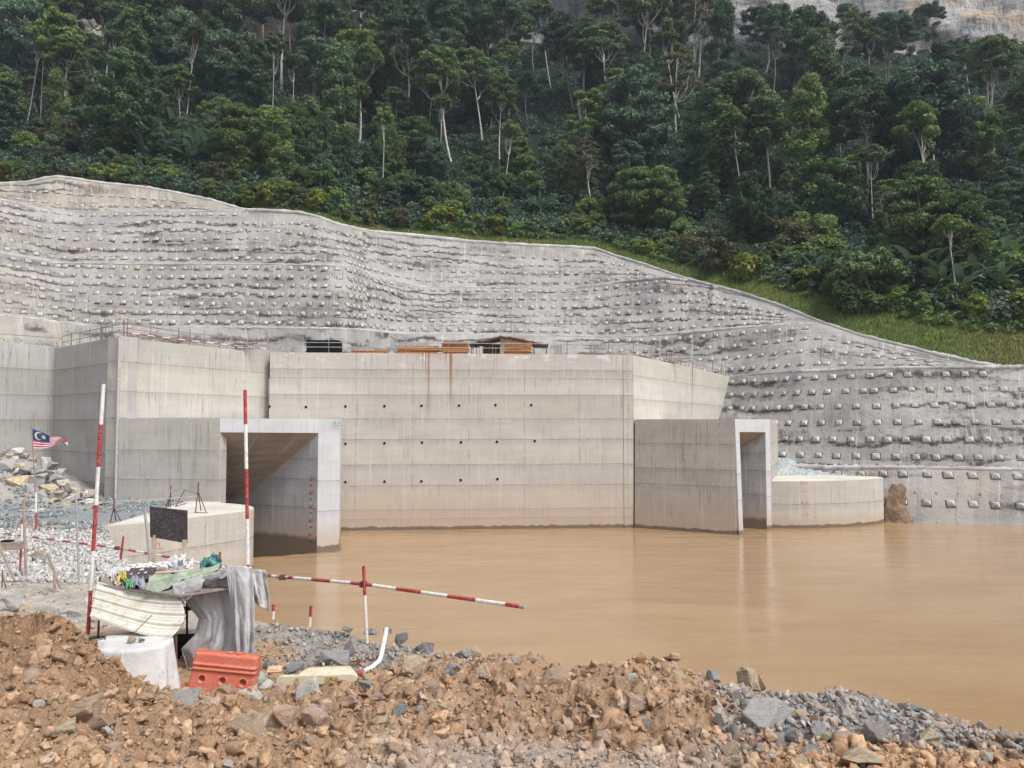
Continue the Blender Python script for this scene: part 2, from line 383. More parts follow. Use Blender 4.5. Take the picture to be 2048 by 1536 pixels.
def clod(X, Y, lump):
    wx = X + .08 * vn(X * 3, Y * 3, 0, 3); wy = Y + .08 * vn(X * 3, Y * 3, 0, 4)
    h = 0
    for s, a, sd_ in ((2.2, .20, 1), (5.6, .12, 2), (13, .06, 3), (30, .022, 4)):
        f1, f2, idv = worley(wx * s, wy * s, sd_); h = h + a * (np.sqrt(np.clip(1 - f1 ** 2 * 1.3, 0, 1)) * (.5 + .8 * idv) - .66)
    return (h + .10 * fbm(X * .9, Y * .9, 0, 4, 9)) * lump
def ground(X, Y, rough=True):
    px, _ = pix(np.stack([X, Y, np.full(np.shape(X), 5.5)], -1)); D = Y
    z = zland(px, D); col, lump = zones(px, D); sdv = sdist(X, Y)
    if rough: z = z + clod(X, Y, lump * np.clip(1.2 - .012 * D, .3, 1))
    z = z + np.where(sdv > 0, -np.where(D > 36, 5.0, 1.05) * sdv, 0) - .12 * sst(-.5, 0, sdv)
    return z, col, lump, sdv
def gz(X, Y): return float(ground(np.array([X]), np.array([Y]), False)[0][0])

def build_ground():
    pxs = np.arange(-330, 2420, 3.6); Ds = 3.9 * np.exp(np.arange(0, math.log(64 / 3.9), .0045))
    PX, DD = np.meshgrid(pxs, Ds); X = (PX - 1024) / F * DD * 1.004; Y = DD
    z, col, lump, sdv = ground(X, Y)
    f = gridf(len(pxs), len(Ds)); V = np.stack([X, Y, z], -1).reshape(-1, 3)
    keep = (V[f][:, :, 2].max(1) > -1.2) ; f = f[keep]
    used = np.unique(f); mp = np.full(len(V), -1); mp[used] = np.arange(len(used))
    c = col.reshape(-1, 3)
    jit = 1 + .22 * fbm(V[:, 0] * 4, V[:, 1] * 4, 0, 4, 77)[:, None]; c = c * jit
    t = NT('earth_and_rubble', .95, .1); o = t.obj()
    k = t.mix(t.rng(t.noise(o, 9, 6, .7), .3, .7), (.60, .59, .58), (1.15, 1.14, 1.12)); cc = t.mix(1, t.attr(), k, 'MULTIPLY')
    cc = t.mix(t.rng(t.noise(o, 38, 4, .7), .56, .66, 0, .45), cc, (.62, .55, .47))
    t.col(cc); t.bump(t.ma('ADD', t.noise(o, 40, 6, .7), t.ma('MULTIPLY', t.noise(o, 11, 6, .7), 1.5)), .9, .03)
    g = mk('ground', V[used], mp[f], t.m, col=c[used], smooth=False); tag(g, kind='structure')
build_ground()
# river bed and far valley floor under everything
t = NT('river_bed', .95, .1); t.col((.2, .15, .1)); o = MB().add([(-420, -80, -3.2), (420, -80, -3.2), (420, 330, -3.2), (-420, 330, -3.2)], [(0, 1, 2, 3)]).build('river_bed', t.m); tag(o, kind='structure')
# the hillside the camera stands on, behind and beside it
t = NT('earth_behind', .95, .1); q = t.obj(); t.col(t.mix(t.noise(q, .8, 6), (.3, .2, .12), (.45, .33, .22))); t.bump(t.noise(q, 6, 6), .8, .1)
xs = np.linspace(-90, 90, 60); ys = np.linspace(-60, 4.3, 40); XX, YY = np.meshgrid(xs, ys)
ZZ = 6.5 + .4 * fbm(XX * .3, YY * .3, 0, 4, 3) + np.where(YY > 2.2, 0, 0) - np.clip(np.abs(XX) - 12, 0, 40) * .12
o = mk('earth_bank', np.stack([XX, YY, np.minimum(ZZ, 6.7)], -1), gridf(60, 40), t.m, smooth=True); tag(o, kind='structure')

# ---------------------------------------------------------------- water
def build_water():
    xs = np.concatenate([np.linspace(-90, -26, 10), np.linspace(-25, 60, 320), np.linspace(62, 140, 14)])
    ys = np.concatenate([np.linspace(6.5, 46, 110), np.linspace(46.2, 72, 150), np.linspace(72.5, 130, 20)])
    X, Y = np.meshgrid(xs, ys); Z = .018 * fbm(X * .35, Y * .9, 0, 4, 5) + .006 * vn(X * 1.7, Y * 4.2, 0, 12)
    a = np.array(plan(440, 53.5)); b = np.array(plan(660, 57.1)); d = (b - a) / np.linalg.norm(b - a); nrm = np.array((-d[1], d[0]))
    s = (X - a[0]) * nrm[0] + (Y - a[1]) * nrm[1]; u = (X - a[0]) * d[0] + (Y - a[1]) * d[1]
    Z = Z - 1.15 * sst(-1.4, 3.2, s) * sst(9.2, 7.6, u) * sst(-9, -1, u) + .05 * vn(X * 1.5, Y * 1.5, 0, 4) * sst(-3, 0, s) * sst(9.2, 7.6, u)
    t = NT('muddy_water', .13, .5); o = t.pos()
    k = t.noise(t.scl(o, (.10, .30, 1)), 1, 5, .6, .4)
    c = t.mix(t.rng(k, .35, .65), (.325, .210, .115), (.375, .254, .148))
    c = t.mix(t.rng(t.noise(t.scl(o, (.5, 2.2, 1)), 1, 5, .7, .6), .60, .72, 0, .25), c, (.50, .38, .26))
    t.col(c); t.b.inputs['IOR'].default_value = 1.33
    t.put(t.b.inputs['Roughness'], t.rng(t.noise(t.scl(o, (.12, .3, 1)), 1, 4, .6), .35, .65, .05, .15))
    w1 = t.noise(t.scl(o, (.55, 1.5, 1)), 1, 5, .6, .8); w2 = t.noise(t.scl(o, (2.2, 7.0, 1)), 1, 3, .6, .3)
    wv = t.n('TexWave', wave_type='BANDS', bands_direction='Y'); mp = t.n('Mapping'); t.put(mp.inputs[0], o); mp.inputs['Rotation'].default_value = (0, 0, R(38)); t.put(wv.inputs[0], mp.outputs[0])
    wv.inputs['Scale'].default_value = .9; wv.inputs['Distortion'].default_value = 5; wv.inputs['Detail'].default_value = 3
    msk = t.rng(t.noise(t.scl(o, (.07, .13, 1)), 1, 2), .50, .66)
    h = t.ma('ADD', t.ma('MULTIPLY', w1, .7), t.ma('MULTIPLY', w2, .16)); h = t.ma('ADD', h, t.ma('MULTIPLY', t.ma('MULTIPLY', wv.outputs[0], msk), .22))
    t.bump(h, .6, .06)
    tag(mk('water', np.stack([X, Y, Z], -1), gridf(len(xs), len(ys)), t.m, smooth=True), kind='structure')
build_water()

# ================================================================ EXCAVATED, SPRAYED-CONCRETE SLOPES
CREST = [(-400, 380, 143), (-150, 372, 140), (0, 368, 138), (60, 365, 138), (90, 357, 137), (120, 354, 137), (200, 366, 137), (300, 377, 136), (350, 386, 135), (420, 400, 133), (490, 421, 132), (530, 421, 130), (600, 426, 128), (640, 436, 125),
         (680, 450, 127), (740, 463, 137), (850, 473, 140), (950, 484, 142), (1050, 490, 141), (1190, 497, 140), (1230, 512, 137), (1290, 530, 132), (1360, 555, 126), (1410, 568, 122), (1500, 592, 114), (1560, 612, 109), (1640, 645, 103), (1720, 672, 98),
         (1850, 704, 91), (1950, 727, 87.5), (2048, 742, 85), (2200, 768, 81), (2400, 800, 77)]
LC_ = [(-400, 402, 122), (-150, 392, 120), (0, 398, 119), (40, 406, 122), (110, 418, 125), (150, 423, 127), (480, 421, 128), (495, 423, 128)]
LB_ = [(-400, 505, 108), (-150, 500, 108), (0, 505, 109), (60, 515, 112), (115, 525, 114), (300, 528, 114), (500, 528, 113), (660, 530, 109), (700, 532, 110), (735, 545, 118), (790, 562, 125), (850, 573, 127), (950, 574, 130), (1150, 576, 130), (1200, 570, 128), (1250, 562, 126), (1325, 554, 121), (1400, 562, 119.5), (1430, 575, 119)]
LA_ = [(-400, 620, 99), (-150, 622, 99), (0, 630, 100), (60, 635, 102), (120, 645, 104), (180, 652, 105), (300, 655, 105), (500, 655, 104), (690, 657, 100), (730, 660, 106), (800, 667, 115), (900, 668, 118), (1150, 672, 118), (1200, 674, 118), (1290, 672, 115), (1400, 662, 110), (1500, 653, 106), (1600, 647, 103.5), (1640, 647, 102.5)]
def zrow(pts): return [(a, 845 - (15.35 - CZ) * F / d, d) for a, d in pts]
L0_ = zrow([(-400, 88), (0, 90), (640, 91), (700, 92), (760, 98), (800, 102), (1150, 106), (1290, 106), (1400, 103.5), (1463, 101), (1600, 90.5), (1700, 87), (1800, 84.5), (1945, 83), (2048, 82.5), (2400, 78)])
LM_ = [(1360, 915, 94), (1463, 920, 88.5), (1563, 925, 84), (1700, 929, 80), (1800, 931, 78), (2048, 935, 74.5), (2200, 937, 73), (2400, 939, 71)]
LN_ = [(1360, 927, 91), (1463, 931, 85.5), (1563, 932, 81.5), (1700, 933, 78), (1800, 934, 76.3), (2048, 938, 73.3), (2200, 940, 72), (2400, 943, 70)]
LW_ = [(1360, 1012, 88), (1463, 1025, 83), (1563, 1034, 79), (1700, 1040, 75.5), (1760, 1043, 73.8), (1850, 1047, 72), (2048, 1058, 70), (2400, 1066, 68)]
def smooth_ip(x, pts):                  # rounded interpolation of a drawn line
    y = 0; d = 0
    for o in (-8, -4, 0, 4, 8): y = y + ip(x + o, pts, 1) / 5; d = d + ip(x + o, pts, 2) / 5
    return y, d
def zof(py, D): return CZ + (845 - py) / F * D          # height of a point (small-angle, good to 0.2 m)
def line_pts(px, pts): y, d = smooth_ip(px, pts); return atv(px, y, d)

def slope_bulge(P, amp):
    return amp * (fbm(P[..., 0] * .10, P[..., 2] * .26, P[..., 1] * .05, 4, 21) * 2.1 + .35 * fbm(P[..., 0] * .55, P[..., 2] * 1.0, 0, 3, 22))
def M_shot(name, base, warm, seed):
    t = NT(name, .9, .2); uv = t.uv(); o = t.obj(); sx = t.n('SeparateXYZ'); t.put(sx.inputs[0], uv); u, v = sx.outputs[0], sx.outputs[1]
    off = t.n('Mapping'); t.put(off.inputs[0], uv); off.inputs['Location'].default_value = (seed * 13.7, 0, seed * 3.1); q = off.outputs[0]
    c = t.mix(t.rng(t.noise(t.scl(q, (.10, .30, 1)), 1, 6, .6), .38, .62), base, tuple(x * .66 for x in base))
    c = t.mix(t.rng(t.noise(t.scl(q, (.05, .2, 1)), 1.7, 4, .6), .50, .66, 0, .75), c, warm)
    c = t.mix(t.rng(t.noise(t.scl(q, (.9, .35, 1)), 1, 6, .7), .54, .68, 0, .5), c, tuple(min(1, x * 1.28) for x in base))
    c = t.mix(t.rng(t.noise(t.scl(q, (1.6, .28, 1)), 1, 5, .7), .56, .66, 0, .5), c, tuple(x * .55 for x in base))
    # dark algae lines that hang along the rows of anchors, wavering and broken
    wob = t.ma('ADD', t.ma('MULTIPLY', t.ma('SUBTRACT', t.noise(t.scl(q, (.22, .5, 1)), 1, 6, .65), .5), 2.2), t.ma('MULTIPLY', t.noise(t.scl(q, (.045, .3, 1)), 1, 3, .5), 2.0))
    fv = t.ma('FRACT', t.ma('ADD', t.ma('ADD', v, wob), .12))
    ln = t.rng(t.ma('ABSOLUTE', t.ma('SUBTRACT', fv, .5)), .05, .24, 1, 0)
    rag = t.rng(t.noise(t.scl(q, (.9, 1.4, 1)), 1, 6, .8), .34, .50)
    big = t.rng(t.noise(t.scl(q, (.055, .6, 1)), 1, 4, .6), .47, .54)
    c = t.mix(t.ma('MULTIPLY', t.ma('MULTIPLY', ln, rag), t.ma('MULTIPLY', big, .95)), c, (.050, .044, .042))
    bigb = t.ma('MULTIPLY', t.rng(t.noise(t.scl(q, (.09, .8, 1)), 1, 6, .72), .54, .62), t.rng(t.noise(t.scl(q, (1.8, .9, 1)), 1, 5, .8), .38, .58))
    c = t.mix(t.ma('MULTIPLY', bigb, .8), c, (.075, .068, .065))
    drip = t.ma('MULTIPLY', t.rng(t.noise(t.scl(q, (2.6, .16, 1)), 1, 4, .65), .56, .66), t.rng(t.noise(t.scl(q, (.16, .35, 1)), 1, 3), .50, .62))
    c = t.mix(t.ma('MULTIPLY', drip, .55), c, (.17, .14, .12))
    ws = t.ma('MULTIPLY', t.rng(t.noise(t.scl(q, (3.1, .2, 2)), 1, 3, .6), .60, .70), .4)
    c = t.mix(ws, c, (.62, .62, .61))
    # drain holes between the anchors
    fx = t.ma('SUBTRACT', t.ma('FRACT', t.ma('DIVIDE', t.ma('ADD', u, t.ma('MULTIPLY', t.noise(q, .7, 1), .9)), 1.9)), .5); fz = t.ma('SUBTRACT', t.ma('FRACT', t.ma('ADD', v, .45)), .5)
    d = t.ma('SQRT', t.ma('ADD', t.ma('POWER', t.ma('MULTIPLY', fx, 1.9), 2), t.ma('POWER', t.ma('MULTIPLY', fz, 1.5), 2)))
    c = t.mix(t.rng(d, .05, .10, .7, 0), c, (.05, .045, .04))
    t.col(c); t.bump(t.ma('ADD', t.noise(o, 1.1, 7, .68), t.ma('MULTIPLY', t.noise(t.scl(o, (1, 1, 2)), 5, 5, .7), .35)), .7, .35)
    return t.m
HEADMAT = None
HEADSHADE = M_plain('anchor_shadow_skirt', (.13, .12, .115), .9, .2, .5, 1.5)  # dark colour standing in for the shadow around the anchor heads
LIPM = M_plain('lip_concrete', (.46, .45, .44), .9, .2, .35, .3, ((.22, .2, .18), .6))
def head_mat():
    t = NT('anchor_head_concrete', .85, .2); o = t.n('ObjectInfo').outputs['Random']
    t.col(t.mix(t.rng(t.noise(t.pos(), .9, 4), .4, .62), (.52, .52, .515), (.34, .33, .31))); t.bump(t.noise(t.obj(), 9, 4), .3, .02); return t.m
HEADMAT = head_mat()
def head_geo(P, n, up, s=1.0):          # square truncated pyramid standing off the slope, with a round cap notch
    r = np.cross(up, n); r /= np.linalg.norm(r)
    V = [P + r * x * .34 * s + up * y * .29 * s + n * z * s for z, k in ((-.12, 1), (.1, 1), (.26, .48)) for x, y in ((-k, -k), (k, -k), (k, k), (-k, k))]
    Fc = []
    for b in (0, 4): Fc += [(b + i, b + (i + 1) % 4, b + 4 + (i + 1) % 4, b + 4 + i) for i in range(4)]
    Fc.append((8, 9, 10, 11))
    m = MB().add(V, Fc)
    o_ = len(m.V); q_ = MB().add([P + r * x * .42 * s + up * (y * .37 - .03) * s + n * z * s for z, k in ((-.12, 1), (.05, 1)) for x, y in ((-k, -k), (k, -k), (k, k), (-k, k))], [(0, 1, 5, 4), (1, 2, 6, 5), (2, 3, 7, 6), (3, 0, 4, 7), (4, 5, 6, 7)]); m.add(q_.V, q_.F, 1)  # added skirt, slightly wider than the head, shaped as its painted shadow
    c = P + n * .26 * s - up * .02
    m.tube([c, c + n * .07 * s], .085 * s, 6)
    return m
def slope(name, lo, hi, x0, x1, nrows, mat, amp, label, group=None, bench=0.0, xr=None, sp=1.85, skip=None, rowpad=(.5, .45), maxpx=99999):
    pxs = np.arange(x0, x1 + .1, 5.0); nr = max(14, int(nrows * 5)); t = np.linspace(0, 1, nr)
    lp = line_pts(pxs, lo); hp = line_pts(pxs, hi)
    if lo is not LW_ and lo is not LM_ :
        cp = line_pts(pxs, CREST); cy = smooth_ip(pxs, CREST)[0]; ly = smooth_ip(pxs, lo)[0]; hy = smooth_ip(pxs, hi)[0]
        m = (ly < cy + .5)[:, None]; lp = np.where(m, cp, lp); m = (hy < cy + .5)[:, None]; hp = np.where(m, cp, hp)
    S = lp[None] * (1 - t[:, None, None]) + hp[None] * t[:, None, None]
    ht = np.linalg.norm(hp - lp, axis=1)
    k = np.sin(np.pi * np.clip(t, 0, 1))[:, None] ** .6 * np.clip(ht / 4, 0, 1)[None]
    S[..., 1] += slope_bulge(S, amp) * k; S[..., 2] += .4 * slope_bulge(S + 31.0, amp) * k * .4
    if bench:                           # the bench on top of this lift runs back to the foot of the next one
        B = hp.copy(); B[:, 1] += bench; B[:, 0] += bench * (pxs - 1024) / F; B[:, 2] += .05; S = np.concatenate([S, B[None]]); 
    u = np.concatenate([[0], np.cumsum(np.linalg.norm(np.diff((lp + hp) / 2, axis=0), axis=1))])
    vv = np.concatenate([t, [1.02]]) if bench else t
    UV = np.stack(np.broadcast_arrays(u[None, :], vv[:, None] * nrows), -1).reshape(-1, 2)
    nu = len(pxs); f = gridf(nu, len(vv))
    hq = (ht[:-1] + ht[1:]) > .5; f = f[np.tile(hq, len(vv) - 1)]
    o = mk(name, S.reshape(-1, 3), f, mat, uv=UV, smooth=True); tag(o, label, 'slope', group)
    if bench:                           # rounded lip along the bench edge
        m = MB(); V = []; e0 = S[-2] if bench else S[-1]; n_ = 5
        for p, h_ in zip(e0, ht):
            q_ = min(1, h_ / 4)
            for a, b_ in ((-.10, -.4), (-.22, -.1), (-.12, .12), (.3, .14), (.4, -.2)): V.append((p[0], p[1] + a * q_, p[2] + b_ * q_ + .05 * RS.randn()))
        F_ = [(i * n_ + j, (i + 1) * n_ + j, (i + 1) * n_ + (j + 1) % n_, i * n_ + (j + 1) % n_) for i in range(len(e0) - 1) if hq[i] for j in range(n_)]
        mk('bench_lip', V, F_, LIPM, o, smooth=True)
    # anchor heads in rows
    heads = []
    for r in range(int(nrows)):
        tt = (r + rowpad[0]) / nrows
        if tt > .97: continue
        ti = tt * (nr - 1); a = int(ti); fr = ti - a
        line = S[a] * (1 - fr) + S[min(a + 1, nr - 1)] * fr; l2 = S[min(a + 2, nr - 1)]
        L = np.concatenate([[0], np.cumsum(np.linalg.norm(np.diff(line, axis=0), axis=1))]); s = RS.rand() * sp
        while s < L[-1]:
            P = np.array([np.interp(s, L, line[:, q]) for q in range(3)]); Q = np.array([np.interp(s, L, l2[:, q]) for q in range(3)]); e = min(s + .8, L[-1]); T = np.array([np.interp(e, L, line[:, q]) for q in range(3)]) - np.array([np.interp(e - 1.6, L, line[:, q]) for q in range(3)])
            hh = np.interp(s, L, ht); px, py = pix(P); s += sp * (1 + .10 * RS.randn() * .5)
            if RS.rand() < .03: s -= sp * .45
            up = Q - P
            if hh < 3.2 or np.linalg.norm(up) < .2 or not (x0 - 5 < px < maxpx) or not (-40 < px < 2100) or (skip and skip(px, py)): continue
            cy = float(smooth_ip(np.array([px]), CREST)[0][0])
            if py < cy + 14: continue
            up /= np.linalg.norm(up); T /= np.linalg.norm(T) + 1e-9; n = np.cross(T, up); n /= np.linalg.norm(n)
            if n[1] > 0: n = -n
            up = np.cross(n, T); up = up if up[2] > 0 else -up
            heads.append((P, n, up, P[1]))
    heads.sort(key=lambda h: h[3])
    for P, n, up, _ in heads[:100]:
        m = head_geo(P, n, up, 1 + .1 * RS.randn() * .6); m.build('anchor_head', [HEADMAT, HEADSHADE], o)
    if len(heads) > 100:
        m = MB()
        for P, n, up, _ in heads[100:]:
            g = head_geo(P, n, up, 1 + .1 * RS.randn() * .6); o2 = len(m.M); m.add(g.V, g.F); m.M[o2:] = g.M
        tag(m.build('anchor_heads', [HEADMAT, HEADSHADE], o), kind='stuff')
    return o
SH1 = M_shot('sprayed_concrete_upper', (.37, .36, .345), (.41, .37, .31), 1)
SH2 = M_shot('sprayed_concrete_middle', (.37, .36, .35), (.41, .385, .35), 2)
SH3 = M_shot('sprayed_concrete_right', (.36, .35, .335), (.43, .41, .38), 3)
def hidebase(px, py): return py > 700 and px < 1300
GS = 'stepped slopes of sprayed concrete with anchor heads'
slope('sprayed_concrete_slope', L0_, LA_, -300, 800, 2, SH1, .9, 'smooth pale foot of the sprayed slope just above the left walls and the black box', GS, bench=1.2, skip=lambda a, b: True)
slope('sprayed_concrete_slope', L0_, LA_, 780, 2060, 4, SH3, .7, 'slope lift behind the shed, narrowing to a point at the lower right grass edge', GS, bench=1.0, skip=lambda a, b: a < 1195)
slope('sprayed_concrete_slope', LA_, LB_, -300, 735, 7, SH1, .9, 'broad left slope lift just above the pale foot, black streaks between its anchor rows', GS, bench=1.2)
slope('sprayed_concrete_slope', LA_, LB_, 725, 1640, 6, SH2, .8, 'middle slope lift rising straight above the shed roof', GS, bench=1.0)
slope('sprayed_concrete_slope', LB_, [(a, b, c) for a, b, c in LC_ if a < 490] + [p for p in CREST if p[0] > 495], -300, 735, 6, SH1, 1.0, 'dark-stained left slope lift below the white ledge, second from the top', GS, bench=1.2)
slope('sprayed_concrete_slope', LB_, CREST, 725, 1425, 5, SH2, .9, 'topmost middle slope lift with black wavy stains under the curved crest', GS)
slope('sprayed_concrete_slope', LC_, CREST, -300, 492, 3, M_shot('sprayed_concrete_beige', (.42, .385, .33), (.38, .33, .27), 4), .7, 'small beige slope lift at the very top left, ending in a hump', GS)
slope('sprayed_concrete_slope', LM_, L0_, 1380, 2380, 6, SH3, .55, 'steep slope lift behind the right portal, wide anchor rows and dark stains along its top', GS, bench=.6)
slope('sprayed_concrete_slope', LW_, LN_, 1380, 2380, 2, M_shot('sprayed_concrete_foot', (.39, .37, .35), (.42, .37, .32), 5), .45, 'lowest slope lift standing in the brown water at the far right', GS, bench=3.4, sp=2.0, rowpad=(.72, 0), skip=lambda a, b: a < 1560)
# kerb of pale shotcrete along the crest
pxs = np.arange(-300, 2390, 8.0); cp = line_pts(pxs, CREST); m = MB(); prof = [(-.35, .0), (-.2, .32), (.5, .38), (1.1, .1), (1.1, -.5), (-.2, -.5)]
V = []
for p in cp:
    for a, b in prof: V.append((p[0], p[1] + a, p[2] + b + .04 * RS.randn()))
n = 6; m.add(V, [(i * n + j, (i + 1) * n + j, (i + 1) * n + (j + 1) % n, i * n + (j + 1) % n) for i in range(len(cp) - 1) for j in range(n)])
o = m.build('slope_kerb', M_plain('crest_concrete', (.50, .49, .475), .9, .2, .3, .4, ((.3, .27, .24), .6)), smooth=True); tag(o, 'pale rounded concrete lip running along the whole crest between the slopes and the grass', 'kerb')
# the working platform (deck) behind the walls
m = MB(); pl = [plan(-300, 62), plan(0, 61.6), plan(105, 64.6), plan(238, 55.2), plan(535, 67.6), plan(1262, 69.5), plan(1463, 102)] + [plan(a, d + 2) for a, b, d in reversed(L0_) if a < 1463] 
pl = [p for p in pl]; m.prism(pl, 14.6, 15.28)
tag(m.build('deck', M_plain('deck_concrete', (.42, .40, .37), .9, .2)), kind='structure')

# bare brown earth showing where the lowest lift has broken away, and a mossy patch above it
def on_foot(px, py, off=.25):           # point on the lowest lift
    lo = line_pts(np.array([px * 1.0]), LW_)[0]; hi = line_pts(np.array([px * 1.0]), LN_)[0]; yl, yh = pix(lo)[1], pix(hi)[1]; t_ = (yl - py) / (yl - yh); p = lo * (1 - t_) + hi * t_; p[1] -= off; return p
out = [(1760, 1046), (1761, 1000), (1764, 978), (1771, 966), (1782, 968), (1792, 966), (1800, 978), (1803, 992), (1800, 1008), (1806, 1022), (1812, 1036), (1814, 1047)]
V = [on_foot(a + 1.0 * RS.randn(), b, 1.15) for a, b in out] + [on_foot(1782, 1010, 1.35)]; n = len(out); Fq = [(i, (i + 1) % n, n) for i in range(n)]
bm = bmesh.new(); vs = [bm.verts.new(tuple(v)) for v in V]; [bm.faces.new([vs[i] for i in f]) for f in Fq]; bmesh.ops.subdivide_edges(bm, edges=bm.edges, cuts=3, use_grid_fill=True); bmesh.ops.triangulate(bm, faces=bm.faces)
for v in bm.verts: v.co.y += .25 * float(vn(v.co.x * 1.3, v.co.z * 1.3, 0, 4)); v.co.x += .1 * float(vn(v.co.x * 2, v.co.z * 2, 0, 7))
me = bpy.data.meshes.new('bare_earth'); bm.to_mesh(me); bm.free(); t = NT('wet_bare_earth', .8, .3); o_ = t.obj(); t.col(t.mix(t.rng(t.noise(o_, 1.2, 6, .7), .35, .62), (.11, .075, .05), (.27, .18, .12))); t.bump(t.noise(o_, 3, 6, .7), .9, .2); me.materials.append(t.m)
o = bpy.data.objects.new('bare_earth', me); C.objects.link(o); o['kind'] = 'structure'

# ================================================================ CONCRETE INTAKE WALLS
def wallmesh(name, pts, ztop, zbot, th, mat, parent=None, u0=0, batter=0.0, closed=False):
    # pts: plan points left to right as seen from the river; the face looks to the right-hand side of travel
    P = [np.array(p[:2], float) for p in pts]; n = len(P); m = MB()
    zt = ztop if hasattr(ztop, '__len__') else [ztop] * n; zb = zbot if hasattr(zbot, '__len__') else [zbot] * n
    nr = []
    for i in range(n):
        a = P[max(i - 1, 0)]; b = P[min(i + 1, n - 1)]; d = (b - a) / np.linalg.norm(b - a); nr.append(np.array((-d[1], d[0])))
    u = [u0]
    for i in range(n - 1): u.append(u[-1] + np.linalg.norm(P[i + 1] - P[i]))
    for i in range(n - 1):
        fl, fr = P[i], P[i + 1]; bl, br = P[i] + nr[i] * th, P[i + 1] + nr[i + 1] * th
        a0 = fl - nr[i] * batter; a1 = fr - nr[i + 1] * batter
        m.add([(*a0, zb[i]), (*a1, zb[i + 1]), (*fr, zt[i + 1]), (*fl, zt[i])], [(0, 1, 2, 3)], 0, [(u[i], zb[i]), (u[i + 1], zb[i + 1]), (u[i + 1], zt[i + 1]), (u[i], zt[i])])
        m.add([(*fl, zt[i]), (*fr, zt[i + 1]), (*br, zt[i + 1]), (*bl, zt[i])], [(0, 1, 2, 3)], 0, [(u[i], zt[i]), (u[i + 1], zt[i + 1]), (u[i + 1], zt[i + 1] + th), (u[i], zt[i] + th)])
        m.add([(*br, zb[i + 1]), (*bl, zb[i]), (*bl, zt[i]), (*br, zt[i + 1])], [(0, 1, 2, 3)])
    for i in (0, n - 1):
        if closed: break
        f, b = P[i], P[i] + nr[i] * th; f0 = f - nr[i] * batter
        m.add([(*f0, zb[i]), (*b, zb[i]), (*b, zt[i]), (*f, zt[i])], [(0, 1, 2, 3) if i else (3, 2, 1, 0)])
    return mk(name, m.V, m.F, mat, parent, uv=m.UV)

JL = [11.7, 11.72 - 2.25, 9.55]
m_left = M_conc('wing_wall_concrete', (.50, .475, .435), (.44, .42, .39), joints=[13.62, 11.5, 9.6, 7.3, 5.4], lifts=[(0, .93), (5.4, .97), (7.3, 1.0), (9.6, 1.05), (11.5, 1.07), (13.62, .93)], streak=.75, panel=2.4)
m_leftg = M_conc('grey_wing_concrete', (.44, .43, .415), (.39, .38, .37), joints=[13.62, 11.5, 9.5, 7.0, 4.8], lifts=[(0, .95), (4.8, 1.0), (7, .97), (9.5, 1.04), (11.5, 1.0), (13.62, 1.07)], streak=.8, panel=3.4, ties=False)
m_face = M_conc('intake_wall_concrete', (.53, .50, .47), (.475, .445, .415), joints=[13.9, 13.15, 11.7, 9.6, 7.8, 5.62, 3.8, 1.73, .95], lifts=[(0, .93), (.95, .97), (1.73, 1.0), (3.8, .96), (5.62, 1.0), (7.8, .98), (9.6, .97), (11.7, 1.08), (13.15, .97), (13.9, 1.03)],
                streak=.55, mud=5.0, white=15.3, rust=[(13.6, 15.0, 9.0, .26), (13.1, 15.6, 13.2, .14), (12.7, 15.6, 14.4, .1), (15.55, 15.0, 9.5, .34), (15.1, 15.6, 14.0, .2), (13.35, 15.4, 12.3, .14), (14.6, 15.8, 14.2, .12)], panel=4.9, ties=False)
m_block = M_conc('portal_block_concrete', (.48, .455, .425), (.40, .385, .365), joints=[7.35, 5.3], lifts=[(0, .95), (5.3, .93), (7.35, 1.0)], streak=1.0, panel=1.45, mud=0)
m_port = M_conc('portal_face_concrete', (.56, .57, .60), (.50, .51, .53), joints=[5.0, 2.8], streak=.35, mud=2.4, ties=False, panel=1.7)
m_side = M_conc('right_block_concrete', (.47, .43, .395), (.40, .375, .35), joints=[7.45, 5.3, 3.9], lifts=[(0, .96), (3.9, .92), (5.3, 1.0), (7.45, .96)], streak=1.0, mud=3.5, ties='white', panel=3.0)
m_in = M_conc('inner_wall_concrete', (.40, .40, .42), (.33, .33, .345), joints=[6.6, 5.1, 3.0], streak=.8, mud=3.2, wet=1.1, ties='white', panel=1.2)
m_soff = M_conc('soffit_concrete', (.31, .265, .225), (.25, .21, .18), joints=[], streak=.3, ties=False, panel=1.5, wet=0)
m_pier = M_conc('pier_concrete', (.50, .47, .42), (.44, .415, .375), joints=[2.1], streak=.6, ties='white', panel=1.2, mud=1.3)
m_top = M_conc('pier_top_concrete', (.64, .61, .55), (.50, .47, .42), joints=[], streak=0, ties=False, panel=0, wet=0)
m_rw = M_conc('right_wing_concrete', (.55, .52, .475), (.49, .465, .43), joints=[13.5, 11.4], lifts=[(0, 1.05), (11.4, 1.06), (13.5, .96)], streak=.6, panel=4.0, rust=[(18.5, 15.4, 10.0, .5)], wet=0)

ZT = 15.35; ZB = -1.5
# -- left wing: three panels folding round the corner
r_ = root('wing_wall', (*plan(238, 54.5), 4), 'tall beige and grey concrete wing wall left of the main wall, folding forward to a sharp corner above the flag', 'wall')
wallmesh('wall_panel', [plan(-260, 57), plan(0, 60.6), plan(105, 64)], [ZT + .3, ZT + .3, ZT + .3], 2, 1.2, m_leftg, r_)
wallmesh('wall_panel', [plan(105, 64), plan(236.5, 54.6)], ZT + .1, 2, 1.2, m_leftg, r_, 3.3)
wallmesh('wall_panel', [plan(238, 54.4), plan(300, 57), plan(400, 61), plan(536, 67.1)], ZT, 2, 1.2, m_left, r_)
